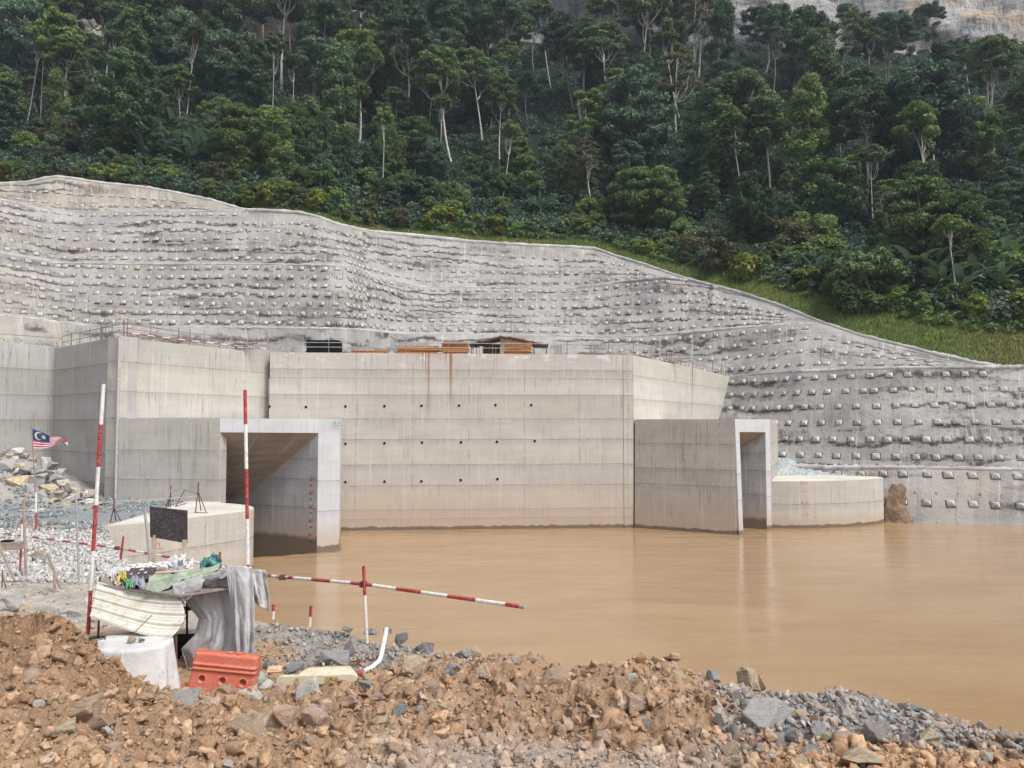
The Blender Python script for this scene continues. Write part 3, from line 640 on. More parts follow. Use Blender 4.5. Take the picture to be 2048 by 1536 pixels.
# vertical corner joint strip
q = plan(237, 54.2); MB().box((q[0] - .1, q[1] + .1, 8.8), (.2, .2, 13.1), R(35)).build('corner_strip', M_plain('corner_mortar', (.45, .44, .42), .85, .2), r_)
# panel formwork marks are red brackets at the joint with the main wall
# -- main recessed wall
P0, P1 = plan(538, 66.2), plan(1266, 68.8)
wl = root('intake_wall', (*plan(900, 67.5), 0), 'wide flat beige concrete wall rising from the brown water, rust streaks and three rows of black weep holes', 'wall')
wallmesh('wall_face', [P0, P1], ZT, ZB, 1.5, m_face, wl)
PA, PB = np.array(P0), np.array(P1); dW = (PB - PA) / np.linalg.norm(PB - PA); nW = np.array((dW[1], -dW[0]))
def onwall(px, py, off=0.0):            # the point of the main wall under a pixel
    p = at(px, py, 1.0); d2 = p[:2]; k = ((PA) @ nW) / (d2 @ nW); return np.array((*(d2 * k + nW * off), CZ + (p[2] - CZ) * k))
ringm = M_plain('pipe_rim', (.30, .28, .26), .8)
HOLES = [(612, 814), (691, 813), (769, 812.5), (843, 811.5), (918, 811), (991, 810), (1062.5, 810), (691, 887.5), (769, 886.5), (844, 885), (922, 884.5), (994, 883.5), (1069.5, 882), (691, 964), (769, 963), (843, 962.5), (921.5, 960), (995, 958), (539, 813)]
for a, b in HOLES:
    c = onwall(a, b, .0); m = MB(); n3 = np.array((*nW, 0)); c0 = c - n3 * .35; c1 = c + n3 * .04
    m.tube([c0, c1], .115, 12, caps=False, m=0); m.tube([c1 - n3 * .03, c1 - n3 * .025], .112, 12, m=1)
    m.build('weep_hole', [ringm, PT['dark']], wl)
# broken concrete nook low at the right end
c = onwall(1264, 1029, .02); m = MB(); m.add([c + (-.55, 0, -.22), c + (.12, 0, -.25), c + (.14, 0, .22), c + (-.1, -.02, .02)], [(0, 1, 2, 3)]); m.build('spalled_patch', M_plain('broken_concrete', (.16, .09, .055), .95, .1, .5), wl)
# plain cast joint pilasters at both ends
q = onwall(1262, 880, -.1); wallmesh('end_strip', [onwall(1247, 845, .05)[:2], onwall(1265, 845, .05)[:2]], ZT, ZB, .3, m_face, wl, 7)
# left row of small red bracket marks is painted on the wing's end
redm = M_plain('red_paint_mark', (.50, .04, .06), .7, .2, .2, 20, bump=0)
grm = M_plain('green_paint_mark', (.04, .35, .22), .7, .2, .2, 20, bump=0)
def text(s, P, right, up, size, mat, parent, name='painted_number', extra=None, bold=.02):
    cu = bpy.data.curves.new('t', 'FONT'); cu.body = s; cu.size = 1; cu.offset = bold; cu.align_x = 'CENTER'; cu.align_y = 'CENTER'
    ob = bpy.data.objects.new('t', cu); C.objects.link(ob); bpy.context.view_layer.update()
    me = bpy.data.meshes.new_from_object(ob.evaluated_get(bpy.context.evaluated_depsgraph_get()))
    bpy.data.objects.remove(ob); V = np.array([v.co for v in me.vertices]); Fc = [tuple(p.vertices) for p in me.polygons]
    right = np.array(right, float); right /= np.linalg.norm(right); up = np.array(up, float)
    W = P + V[:, :1] * right * size + V[:, 1:2] * up * size
    m = MB().add(W, Fc)
    if extra: 
        for (x0, y0, x1, y1) in extra: m.add([P + right * a * size + up * b * size for a, b in ((x0, y0), (x1, y0), (x1, y1), (x0, y1))], [(0, 1, 2, 3)])
    return mk(name, m.V, m.F, mat, parent)

# -- left portal block
ZS = 9.58
p_a, p_b, p_c, p_d, p_e = plan(238.5, 54.2), plan(385, 54.0), plan(440, 53.6), plan(637, 56.5), plan(680, 57.5)
lp = root('intake_portal', (*p_d, 0), 'left concrete intake portal, a wide dark opening with red level marks down its inner wall', 'portal')
wallmesh('side_wall', [p_a, p_b, p_c], ZS, 2, .9, m_block, lp)
dF = np.array(p_e) - np.array(p_c); dF /= np.linalg.norm(dF)
zs_c, zs_d = 8.62, 8.53
wallmesh('portal_lintel', [p_c, p_d], ZS, [zs_c, zs_d], .5, m_port, lp)
wallmesh('portal_jamb', [p_d, p_e], [ZS, ZS - .02], ZB - 1, .5, m_port, lp, 9)
# pale top of the block, back to the wing wall
m = MB(); m.prism([tuple(np.array(q) + (0, .25)) for q in (p_a, p_b, p_c, p_d, p_e)] + [plan(683, 66.5), plan(536, 66.5), plan(400, 60.5), plan(242, 55)], 9.2, ZS - .03); m.build('block_roof', m_top, lp)
# outer flank of the jamb, back to the main wall
wallmesh('jamb_flank', [tuple(np.array(p_e) + (.02, .02)), plan(684, 66.6)], ZS - .02, ZB - 1, .5, m_port, lp)
ax = np.array((-.878, .479)); pd = np.array(p_d)
e3 = pd + ax * 6.74; e9 = pd + ax * 16
# inner right wall, running back into the tunnel
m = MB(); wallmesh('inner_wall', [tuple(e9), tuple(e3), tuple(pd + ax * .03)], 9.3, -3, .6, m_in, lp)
# sloping roof of the mouth
pc = np.array(p_c); e2 = np.array(plan(425, 60.4)); 
V = [(*pc, zs_c + .01), (*pd, zs_d + .01), (*e3, 3.85), (*e2, 3.72)]
ns = 9; m = MB()
for i in range(ns):
    a, b = i / ns, (i + 1) / ns; L = [np.array(V[0]) * (1 - t_) + np.array(V[3]) * t_ for t_ in (a, b)]; Rr = [np.array(V[1]) * (1 - t_) + np.array(V[2]) * t_ for t_ in (a, b)]
    m.add([L[0], Rr[0], Rr[1], L[1]], [(3, 2, 1, 0)], 0, [(0, a * 7), (7.5, a * 7), (7.5, b * 7), (0, b * 7)])
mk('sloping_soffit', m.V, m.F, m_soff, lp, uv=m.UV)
# dark tunnel behind: roof, far wall and the near inner wall
m = MB(); n2 = pc + ax * 16
m.add([(*e2, 3.71), (*e3, 3.84), (*e9, 3.84), (*n2, 3.71)], [(0, 1, 2, 3)]); m.add([(*e9, 4), (*n2, 4), (*n2, -3), (*e9, -3)], [(0, 1, 2, 3)])
m.add([(*(pc - (0, -.9)), -3), (*n2, -3), (*n2, 9), (*(pc - (0, -.9)), 9)], [(0, 1, 2, 3)]); m.build('tunnel_lining', m_in, lp)
# level marks painted on the inner wall
wr = -ax; wn = np.array((-wr[1], wr[0])) ; wn = wn if wn[1] < 0 else -wn
def oninner(px, py, off=.012):
    p = at(px, py, 1.0); k = (pd @ wn) / (p[:2] @ wn); return np.array((*(p[:2] * k + wn * off), CZ + (p[2] - CZ) * k))
for lab, (x, y) in {'EL.73': (623.5, 957), 'EL.72': (622.8, 984.5), 'EL.71': (622, 1012), 'EL.70': (621.5, 1040), 'EL.69': (621, 1068), 'EL.68': (620.5, 1096)}.items():
    text(lab, oninner(x + .5, y), (*wr, 0), (0, 0, 1), .20, redm, lp, extra=[(-1.1, -.85, .3, -.45)])
for y in (971, 998.5, 1026, 1054, 1082):
    c = oninner(621.5, y); MB().add([c + np.array((*(wr * a), b)) for a, b in ((-.1, -.03), (.1, -.03), (.1, .03), (-.1, .03))], [(0, 1, 2, 3)]).build('tick_mark', PT['dark'], lp)
def onface(px, py, off=.012):
    nf = np.array((dF[1], -dF[0])); p = at(px, py, 1.0); k = (pd @ nf) / (p[:2] @ nf); return np.array((*(p[:2] * k + nf * off), CZ + (p[2] - CZ) * k))
text('EL.77', onface(674, 846), (*dF, 0), (0, 0, 1), .26, grm, lp, 'painted_level', extra=[(-1.1, -.75, 1.2, -.6)])

# -- right wing wall
rwp = [plan(1267, 68.9), plan(1330, 76.6), plan(1400, 87.5), plan(1463, 101.5)]
rw = wallmesh('wing_wall', rwp, ZT, 0, 1.0, m_rw); tag(rw, 'cream concrete wing wall running back from the right end of the main wall towards the slope', 'wall')
# -- right portal block
q_a, q_b, q_c = plan(1270, 68.8), plan(1470, 64.5), plan(1540, 68.0)
rp = root('intake_portal', (*q_b, 0), 'right concrete intake portal, a tall narrow opening seen edge-on beside a streaked block', 'portal')
wallmesh('side_wall', [q_a, plan(1470, 64.5)], ZS, ZB, 1.0, m_side, rp, batter=.3)
qb, qc = np.array(q_b), np.array(q_c); dq = (qc - qb) / np.linalg.norm(qc - qb); LQ = np.linalg.norm(qc - qb)
def along(k): return tuple(qb + dq * k * LQ)
wallmesh('portal_jamb', [along(0), along(.11)], ZS, ZB, .8, m_port, rp, batter=.3)
wallmesh('portal_jamb', [along(.86), along(1)], ZS, ZB, .5, m_port, rp)
wallmesh('portal_lintel', [along(.11), along(.86)], ZS, [8.5, 8.45], .6, m_port, rp)
i0 = np.array(along(.86)); wallmesh('inner_wall', [tuple(i0 + ax * 12), tuple(i0 + ax * .05)], 9.3, -3, .3, m_in, rp)
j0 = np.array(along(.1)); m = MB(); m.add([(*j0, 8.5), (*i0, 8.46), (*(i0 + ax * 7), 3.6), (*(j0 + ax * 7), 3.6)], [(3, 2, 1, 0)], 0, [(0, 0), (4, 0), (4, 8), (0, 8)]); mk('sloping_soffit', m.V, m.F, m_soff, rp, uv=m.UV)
m = MB(); m.add([(*(i0 + ax * 12), 9), (*(j0 + ax * 12), 9), (*(j0 + ax * 12), -3), (*(i0 + ax * 12), -3)], [(0, 1, 2, 3)]); m.add([(*(j0 + ax * .6), -3), (*(j0 + ax * 12), -3), (*(j0 + ax * 12), 9), (*(j0 + ax * .6), 9)], [(0, 1, 2, 3)]); m.build('tunnel_lining', m_in, rp)
m = MB(); m.prism([tuple(np.array(q) + (0, .3)) for q in (q_a, q_b, q_c)] + [plan(1556, 80), plan(1290, 75)], 9.2, ZS - .03); m.build('block_roof', m_top, rp)
wallmesh('block_flank', [tuple(qc + (.02, .02)), plan(1555, 80)], ZS - .02, ZB, .5, m_side, rp)

# -- the two round-nosed piers
def pier(poly, zt, label, zb=-2.5):
    r = root('pier', (*poly[0], 0), label, 'pier'); n = len(poly); m = MB(); u = 0
    for i in range(n):
        a, b = np.array(poly[i]), np.array(poly[(i + 1) % n]); L = np.linalg.norm(b - a)
        m.add([(*a, zb), (*b, zb), (*b, zt), (*a, zt)], [(0, 1, 2, 3)], 0, [(u, zb), (u + L, zb), (u + L, zt), (u, zt)]); u += L
    mk('pier_wall', m.V, m.F, m_pier, r, uv=m.UV)
    m = MB(); cx = np.mean(np.array(poly), 0); m.add([(*p, zt + .003) for p in poly], [tuple(range(n))], 0, [tuple(p) for p in poly]); mk('pier_top', m.V, m.F, m_top, r, uv=m.UV)
    return r
def rnd(pts, it=2):
    for _ in range(it):
        o = [pts[0]]
        for a, b in zip(pts[:-1], pts[1:]): o += [tuple(np.array(a) * .75 + np.array(b) * .25), tuple(np.array(a) * .25 + np.array(b) * .75)]
        pts = o + [pts[-1]]
    return pts
front = rnd([plan(212, 40.9), plan(290, 42.1), plan(376, 44.3), plan(444, 46.2), plan(505, 48.3), plan(514, 50.0), plan(492, 51.8), plan(445, 52.9)])
pr = pier(front + [plan(440, 55), plan(385, 54.5)], 3.82, 'low curved concrete pier at left in front of the open portal, pale flat top')
q = at(322, 1088, 42.6)
text('71', q + np.array((0, -.35, 0)), (1, .22, 0), (0, 0, 1), .32, redm, pr, extra=[(-.7, -.6, .9, -.5)])
front = rnd([plan(1534, 68.3), plan(1600, 68.0), plan(1680, 68.9), plan(1745, 70.6), plan(1768, 72.6), plan(1752, 74.2), plan(1713, 75)])
pr2 = pier(front + [plan(1640, 76), plan(1534, 75)], 4.12, 'low round-nosed concrete pier at right beside the narrow portal')
for s, (x, y), D in (('EL.72', (1608, 966), 67.9), ('L.71', (1609, 983), 67.9), ('EL.70', (1609, 1006), 67.9), ('L.17', (1612, 1030), 67.9)):
    text(s, at(x, y, D) + np.array((0, -.03, 0)), (1, .0, 0), (0, 0, 1), .3, redm, pr2, bold=0)
# gravel behind the right pier
m = MB(); xs = np.linspace(0, 1, 24); V = []
for j in range(10):
    for i in range(24):
        X, D = 1536 + 190 * i / 23, 74.2 + 10 * j / 9; p = plan(X, D); V.append((*p, 3.6 + .12 * j + (1 - i / 23) * .9 * j / 9 + .12 * RS.randn()))
t = NT('blue_gravel', .9, .3); t.col(t.mix(t.rng(t.vor(t.obj(), 3.0), 0, .6), (.16, .19, .20), (.42, .45, .46))); t.bump(t.vor(t.obj(), 3), .8, .2)
tag(mk('gravel_fill', V, gridf(24, 10), t.m), kind='structure')

# ================================================================ HILLSIDE, CLIFF, FOREST
def hillP(px, t):                       # t = 0 at the crest of the slopes, 1 at the foot of the cliff
    px = np.asarray(px, float); t = np.asarray(t, float)
    y, d = smooth_ip(px, CREST); P0 = atv(px, y, d); P0[..., 1] += 1.0
    yt = np.interp(px, [-600, 0, 600, 1200, 1600, 2048, 2600], [60, 60, 95, 95, 95, 125, 150]); P1 = atv(px, yt, 255 + 0 * px)
    g = np.clip(t, 0, 2)[..., None]; P = P0 * (1 - g) + P1 * g
    P[..., 2] -= (np.sin(np.pi * np.clip(t, 0, 1)) * 5.0 * sst(0, .3, t)) - .0
    return P
def hill(px, t):
    P = hillP(px, t); n = fbm(P[..., 0] * .03, P[..., 1] * .03, 0, 4, 41) * 4.5 + fbm(P[..., 0] * .25, P[..., 1] * .25, 0, 3, 42) * .5
    P[..., 2] += n * sst(.0, .12, t); return P
pxs = np.arange(-500, 2560, 9.0); ts = np.concatenate([np.linspace(0, .2, 40), np.linspace(.21, 1.08, 70)])
PX, TT = np.meshgrid(pxs, ts); HP = hill(PX, TT)
n1 = fbm(HP[..., 0] * .12, HP[..., 1] * .12, 0, 4, 51)
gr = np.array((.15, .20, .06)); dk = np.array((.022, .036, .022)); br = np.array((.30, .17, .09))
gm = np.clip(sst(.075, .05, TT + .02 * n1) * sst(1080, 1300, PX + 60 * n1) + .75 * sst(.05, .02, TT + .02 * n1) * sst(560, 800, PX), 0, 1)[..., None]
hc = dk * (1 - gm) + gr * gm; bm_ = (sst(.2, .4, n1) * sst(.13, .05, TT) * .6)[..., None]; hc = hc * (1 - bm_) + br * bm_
t = NT('hill_soil', .95, .1); o = t.pos()
t.col(t.mix(1, t.attr(), t.mix(t.rng(t.noise(o, 1.6, 6, .7), .3, .7), (.6, .6, .6), (1.35, 1.3, 1.1)), 'MULTIPLY')); t.bump(t.noise(o, 2.5, 6, .75), 1, .5)
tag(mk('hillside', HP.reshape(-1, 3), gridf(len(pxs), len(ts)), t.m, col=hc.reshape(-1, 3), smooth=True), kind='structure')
# limestone cliff above the forest
t = NT('limestone', .9, .2); o = t.pos()
c = t.mix(t.rng(t.noise(t.scl(o, (.03, .03, .05)), 1, 7, .65), .36, .64), (.27, .275, .29), (.52, .50, .48))
c = t.mix(t.rng(t.noise(t.scl(o, (.03, .03, .10)), 1.6, 5, .6), .53, .64, 0, .7), c, (.50, .36, .22))
c = t.mix(t.ma('MULTIPLY', t.rng(t.noise(t.scl(o, (.20, .20, .012)), 1, 5, .7), .53, .64), .75), c, (.12, .125, .14))
c = t.mix(t.ma('MULTIPLY', t.rng(t.noise(t.scl(o, (.16, .16, .02)), 2, 4, .7), .58, .68), .6), c, (.62, .62, .63))
c = t.mix(t.rng(t.noise(t.scl(o, (.1, .1, .32)), 1, 6, .75), .60, .66, 0, .7), c, (.09, .09, .095))
t.col(c); t.bump(t.ma('ADD', t.noise(t.scl(o, (.12, .12, .3)), 1, 8, .7), t.noise(t.scl(o, (.5, .5, .1)), 1, 4)), 1, 2.2)
us = np.linspace(-700, 2800, 320); vs = np.linspace(0, 1, 60); U, V_ = np.meshgrid(us, vs)
yt = np.interp(U, [-600, 0, 600, 1200, 1600, 2048, 2600], [60, 60, 95, 95, 95, 125, 150]) + 30
B = atv(U, yt, 262 + 0 * U); Z = B[..., 2] + V_ * 120; Y = B[..., 1] + V_ * 14 - 5 * np.sin(V_ * 9 + fbm(B[..., 0] * .02, V_ * 3, 0, 3, 6) * 4)
Y += 7 * fbm(B[..., 0] * .03, Z * .05, 0, 5, 61) + 2.5 * fbm(B[..., 0] * .15, Z * .35, 0, 4, 62)
tag(mk('cliff', np.stack([B[..., 0], Y, Z], -1).reshape(-1, 3), gridf(320, 60), t.m, smooth=True), kind='structure')

# ---- leaves
def leaf_mat(name, dark, light, yel=None):
    t = NT(name, .62, .35); a = t.attr('Col'); r = t.n('ObjectInfo').outputs['Random']
    sx = t.n('SeparateColor'); t.put(sx.inputs[0], a)
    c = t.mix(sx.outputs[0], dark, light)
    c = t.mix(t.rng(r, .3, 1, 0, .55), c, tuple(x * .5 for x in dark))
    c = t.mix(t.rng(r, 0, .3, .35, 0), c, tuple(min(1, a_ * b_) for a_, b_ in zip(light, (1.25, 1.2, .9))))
    if yel: c = t.mix(t.rng(sx.outputs[1], .93, .96, 0, .8), c, yel)
    t.col(c)
    tr = t.n('BsdfTranslucent'); t.put(tr.inputs[0], c); mx = t.n('MixShader'); mx.inputs[0].default_value = .28
    t.t.links.new(t.b.outputs[0], mx.inputs[1]); t.t.links.new(tr.outputs[0], mx.inputs[2]); t.t.links.new(mx.outputs[0], t.t.nodes['Material Output'].inputs[0])
    return t.m
LM = {'dark': leaf_mat('dark_foliage', (.054, .104, .050), (.140, .230, .095)), 'mid': leaf_mat('mid_foliage', (.076, .143, .052), (.21, .31, .10), (.25, .2, .04)),
      'light': leaf_mat('light_foliage', (.10, .19, .055), (.25, .38, .11), (.3, .28, .05)), 'blue': leaf_mat('bluish_foliage', (.052, .105, .072), (.15, .24, .15)),
      'olive': leaf_mat('olive_foliage', (.07, .095, .045), (.18, .20, .09), (.35, .12, .04)), 'yellow': leaf_mat('yellow_foliage', (.11, .17, .025), (.27, .30, .05))}
def bark(name, a, b):
    t = NT(name, .9, .1); o = t.obj(); t.col(t.mix(t.rng(t.noise(t.scl(o, (1, 1, .25)), 1.5, 6, .7), .35, .65), a, b)); t.bump(t.noise(o, 6, 4), .5, .05); return t.m
BK = {'pale': bark('pale_bark', (.36, .34, .30), (.62, .60, .55)), 'grey': bark('grey_bark', (.14, .12, .10), (.33, .30, .26))}
rs = np.random.RandomState(5)
def leaves(centers, radii, per, size, flat=.6, tone=None, aspect=1.9, up=.55, sprd=1.0):
    # clumps of small pointed leaves: each leaf a folded pair of triangles
    n = len(centers) * per; c = np.repeat(np.asarray(centers), per, 0); r = np.repeat(np.asarray(radii), per)
    d = rs.randn(n, 3); d /= np.linalg.norm(d, axis=1)[:, None]; k = rs.rand(n) ** .45
    off = d * (k * r)[:, None] * np.array((1, 1, flat)) ; p = c + off
    nr = d * .6 + np.array((0, 0, up)) + .55 * rs.randn(n, 3); nr /= np.linalg.norm(nr, axis=1)[:, None]
    a = np.cross(nr, rs.randn(n, 3)); a /= np.linalg.norm(a, axis=1)[:, None]; b = np.cross(nr, a)
    s = size * (.6 + .8 * rs.rand(n)); L = (a.T * s * aspect * .5).T; W = (b.T * s * .5).T; H = (nr.T * s * .16).T
    V = np.stack([p - L, p - W * .9 + H, p + L - H, p + W * .9 + H], 1).reshape(-1, 3)
    Fq = np.arange(n * 4).reshape(-1, 4)
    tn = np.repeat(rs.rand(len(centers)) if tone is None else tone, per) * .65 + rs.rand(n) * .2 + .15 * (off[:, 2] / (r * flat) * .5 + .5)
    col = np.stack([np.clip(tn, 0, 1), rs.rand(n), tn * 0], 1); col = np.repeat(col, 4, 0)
    return V, Fq, col
def cat(parts):
    V, Fc, Cc = [], [], []; o = 0
    for v, f, c in parts: V.append(v); Fc.append(f + o); Cc.append(c); o += len(v)
    return np.concatenate(V), np.concatenate(Fc), np.concatenate(Cc)
def limb(m, a, b, r0, r1, bend=.12, k=5, n=6):
    a, b = np.array(a, float), np.array(b, float); L = np.linalg.norm(b - a); o = rs.randn(3) * L * bend; pts = []
    for i in range(k + 1):
        t_ = i / k; pts.append(a * (1 - t_) + b * t_ + o * math.sin(math.pi * t_) + np.array((0, 0, -.12 * L * math.sin(math.pi * t_))))
    m.tube(pts, list(np.linspace(r0, r1, k + 1)), n); return pts
FAR = (0, 0, -900)
PROTO = {}
def tree_proto(key, name, H, trunk_r, bare, crown_w, nclump, per, leaf, mat, bk='pale', shape='umbrella', lean=.05, forks=5, crad=(.9, 1.5), flat=.55):
    r = bpy.data.objects.new(name, None); C.objects.link(r); r.empty_display_size = .5; ORG[r.name] = np.zeros(3)
    m = MB(); top = np.array((rs.randn() * lean * H, rs.randn() * lean * H, H * (.94 if shape != 'column' else .97)))
    tp = limb(m, (0, 0, -1.5), top, trunk_r, trunk_r * .28, .03, 9, 7)
    cs, cr = [], []
    zb = H * bare
    for i in range(nclump):
        h = rs.rand()
        if shape == 'umbrella': z = zb + (H - zb) * (.25 + .75 * h ** .6); w_ = crown_w * (1 - .55 * ((z - zb) / (H - zb) - .45) ** 2 * 2) * math.sqrt(rs.rand())
        elif shape == 'round': z = zb + (H - zb) * h; q_ = (z - zb) / (H - zb); w_ = crown_w * math.sqrt(max(.05, 1 - (2 * q_ - 1) ** 2)) * rs.rand() ** .35
        elif shape == 'column': z = zb + (H - zb) * h; q_ = (z - zb) / (H - zb); w_ = crown_w * (.45 + .55 * math.sin(math.pi * q_ ** .7)) * rs.rand() ** .4
        elif shape == 'layer': lv = int(rs.rand() * 5) / 5; z = zb + (H - zb) * (lv + .1) + rs.randn() * .25; w_ = crown_w * (1 - .6 * lv) * rs.rand() ** .5
        g = rs.rand() * 6.283; cs.append(np.array((math.cos(g) * w_, math.sin(g) * w_, z)) + top * np.array((1, 1, 0)) * z / H); cr.append(crad[0] + (crad[1] - crad[0]) * rs.rand())
    cs = np.array(cs); sel = rs.permutation(len(cs))[:forks * 4]
    for i in sel[:forks]:
        zj = max(zb * .9, min(cs[i][2] - 1.0, H * .85)) * (.75 + .2 * rs.rand()); base = tp[min(9, int(zj / H * 9.5) + 1)]
        pts = limb(m, base, cs[i] - (0, 0, .3), trunk_r * .45, trunk_r * .12, .10, 5, 5)
        near = np.argsort(np.linalg.norm(cs - cs[i], axis=1))[1:4]
        for j in near: limb(m, pts[3], cs[j] - (0, 0, .2), trunk_r * .2, trunk_r * .06, .1, 3, 4)
    mk('trunk', m.V, m.F, BK[bk], r, smooth=True)
    parts = [leaves(cs, cr, per, leaf, flat)]
    if shape == 'column' and crown_w < 3:
        zz = np.linspace(zb * .3, zb, 8); parts.append(leaves([(0, 0, z) + rs.randn(3) * .25 for z in zz], [.7] * 8, per // 2, leaf))
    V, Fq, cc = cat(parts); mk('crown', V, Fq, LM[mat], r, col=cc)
    PROTO[key] = (r, H); r.location = FAR; return r
tree_proto('umb_dark', 'canopy_tree', 26, .38, .52, 6.2, 105, 178, 0.28, 'dark', 'grey', 'umbrella', .03, 9)
tree_proto('umb_mid', 'canopy_tree', 24, .32, .50, 5.2, 90, 178, 0.28, 'mid', 'pale', 'umbrella', .04, 9)
tree_proto('umb_blue', 'canopy_tree', 25, .36, .45, 6.8, 120, 168, 0.26, 'blue', 'grey', 'umbrella', .03, 9)
tree_proto('round_dark', 'broad_tree', 17, .30, .18, 5.0, 120, 168, 0.28, 'dark', 'grey', 'round', .04, 7)
tree_proto('round_mid', 'broad_tree', 14, .24, .15, 4.3, 100, 168, 0.28, 'mid', 'grey', 'round', .04, 7)
tree_proto('round_blue', 'broad_tree', 15, .26, .15, 4.6, 105, 168, 0.28, 'blue', 'grey', 'round', .04, 7)
tree_proto('col_dark', 'vine_tree', 19, .24, .12, 2.6, 85, 168, 0.26, 'dark', 'grey', 'column', .03, 4, (.8, 1.2), .9)
tree_proto('col_mid', 'vine_tree', 16, .22, .10, 2.3, 75, 168, 0.26, 'mid', 'grey', 'column', .04, 4, (.8, 1.2), .9)
tree_proto('airy', 'airy_tree', 18, .26, .42, 4.2, 46, 147, 0.25, 'light', 'pale', 'layer', .05, 10, (.9, 1.4), .32)
tree_proto('airy_olive', 'airy_tree', 20, .28, .50, 4.6, 42, 126, 0.24, 'olive', 'pale', 'layer', .05, 10, (.9, 1.4), .35)
tree_proto('slim', 'slim_tree', 19, .17, .72, 2.4, 24, 168, 0.25, 'mid', 'pale', 'umbrella', .05, 6, (.7, 1.1), .5)
tree_proto('slim_light', 'slim_tree', 14, .15, .55, 3.0, 34, 168, 0.26, 'light', 'pale', 'umbrella', .08, 7, (.8, 1.1), .45)
tree_proto('bush_mid', 'shrub', 4.2, .10, .0, 2.3, 44, 189, 0.22, 'mid', 'grey', 'round', .05, 3, (.6, 1.0), .7)
tree_proto('bush_dark', 'shrub', 4.6, .10, .0, 2.6, 48, 189, 0.24, 'dark', 'grey', 'round', .05, 3, (.6, 1.0), .7)
tree_proto('bush_blue', 'shrub', 5.0, .10, .0, 2.8, 52, 189, 0.24, 'blue', 'grey', 'round', .05, 3, (.6, 1.0), .7)
tree_proto('bush_light', 'shrub', 3.0, .08, .0, 1.8, 32, 168, 0.22, 'light', 'grey', 'round', .05, 3, (.5, .9), .6)
tree_proto('bush_olive', 'shrub', 3.2, .08, .0, 2.0, 34, 189, 0.17, 'olive', 'grey', 'round', .05, 3, (.5, .9), .7)
tree_proto('bush_yellow', 'shrub', 2.6, .08, .0, 1.6, 24, 126, 0.32, 'yellow', 'grey', 'round', .05, 3, (.5, .9), .6)
# wild banana: a fan of long torn blades on a short stem
def banana(key, n, L, mat):
    r = bpy.data.objects.new('wild_banana', None); C.objects.link(r); ORG[r.name] = np.zeros(3)
    m = MB(); m.tube([(0, 0, -.5), (0, 0, 1.2)], [.2, .12], 6); mk('stem', m.V, m.F, BK['grey'], r)
    V, Fq, cc = [], [], []
    for i in range(n):
        g = 6.283 * i / n + rs.rand() * .5; tilt = R(18 + 42 * rs.rand()); l = L * (.7 + .5 * rs.rand()); k = 9; wd = .34 * (.8 + .4 * rs.rand()); tn = rs.rand()
        dr = np.array((math.cos(g), math.sin(g), 0)); sd_ = np.array((-dr[1], dr[0], 0)); o = len(V); p = np.array((0, 0, 1.0)); el = math.pi / 2 - tilt
        for j in range(k + 1):
            q_ = j / k; ww = wd * math.sin(math.pi * min(1, q_ * .9 + .08)) ** .7 * (.3 if q_ < .12 else 1)
            V += [p - sd_ * ww + (0, 0, .10), p, p + sd_ * ww + (0, 0, .10)]; cc += [(tn * .8 + .1 * rs.rand(), rs.rand() * .9, 0)] * 3
            el -= 1.35 / k * (q_ + .35); p = p + (dr * math.cos(el) + np.array((0, 0, math.sin(el)))) * l / k
            if j: a = o + 3 * (j - 1); Fq += [(a, a + 1, a + 4, a + 3), (a + 1, a + 2, a + 5, a + 4)]
    mk('fronds', V, Fq, LM[mat], r, col=np.array(cc)); r.location = FAR; PROTO[key] = (r, L + 1)
banana('ban_a', 11, 3.6, 'blue'); banana('ban_b', 9, 3.0, 'mid'); banana('ban_c', 13, 4.2, 'blue')
# bare snag
def snag(key, H, r0):
    r = bpy.data.objects.new('dead_tree', None); C.objects.link(r); ORG[r.name] = np.zeros(3); m = MB(); p = limb(m, (0, 0, -1), (rs.randn() * .4, rs.randn() * .4, H), r0, r0 * .55, .02, 7, 8)
    mk('trunk', m.V, m.F, BK['pale'], r, smooth=True); m = MB()
    for i in range(3): limb(m, p[-2 - i], p[-2 - i] + np.array((rs.randn() * 1.2, rs.randn(), 1.2 + rs.rand())), r0 * .35, r0 * .08, .1, 4, 5)
    mk('branch', m.V, m.F, BK['pale'], r, smooth=True); r.location = FAR; PROTO[key] = (r, H)
snag('snag', 13, .26)

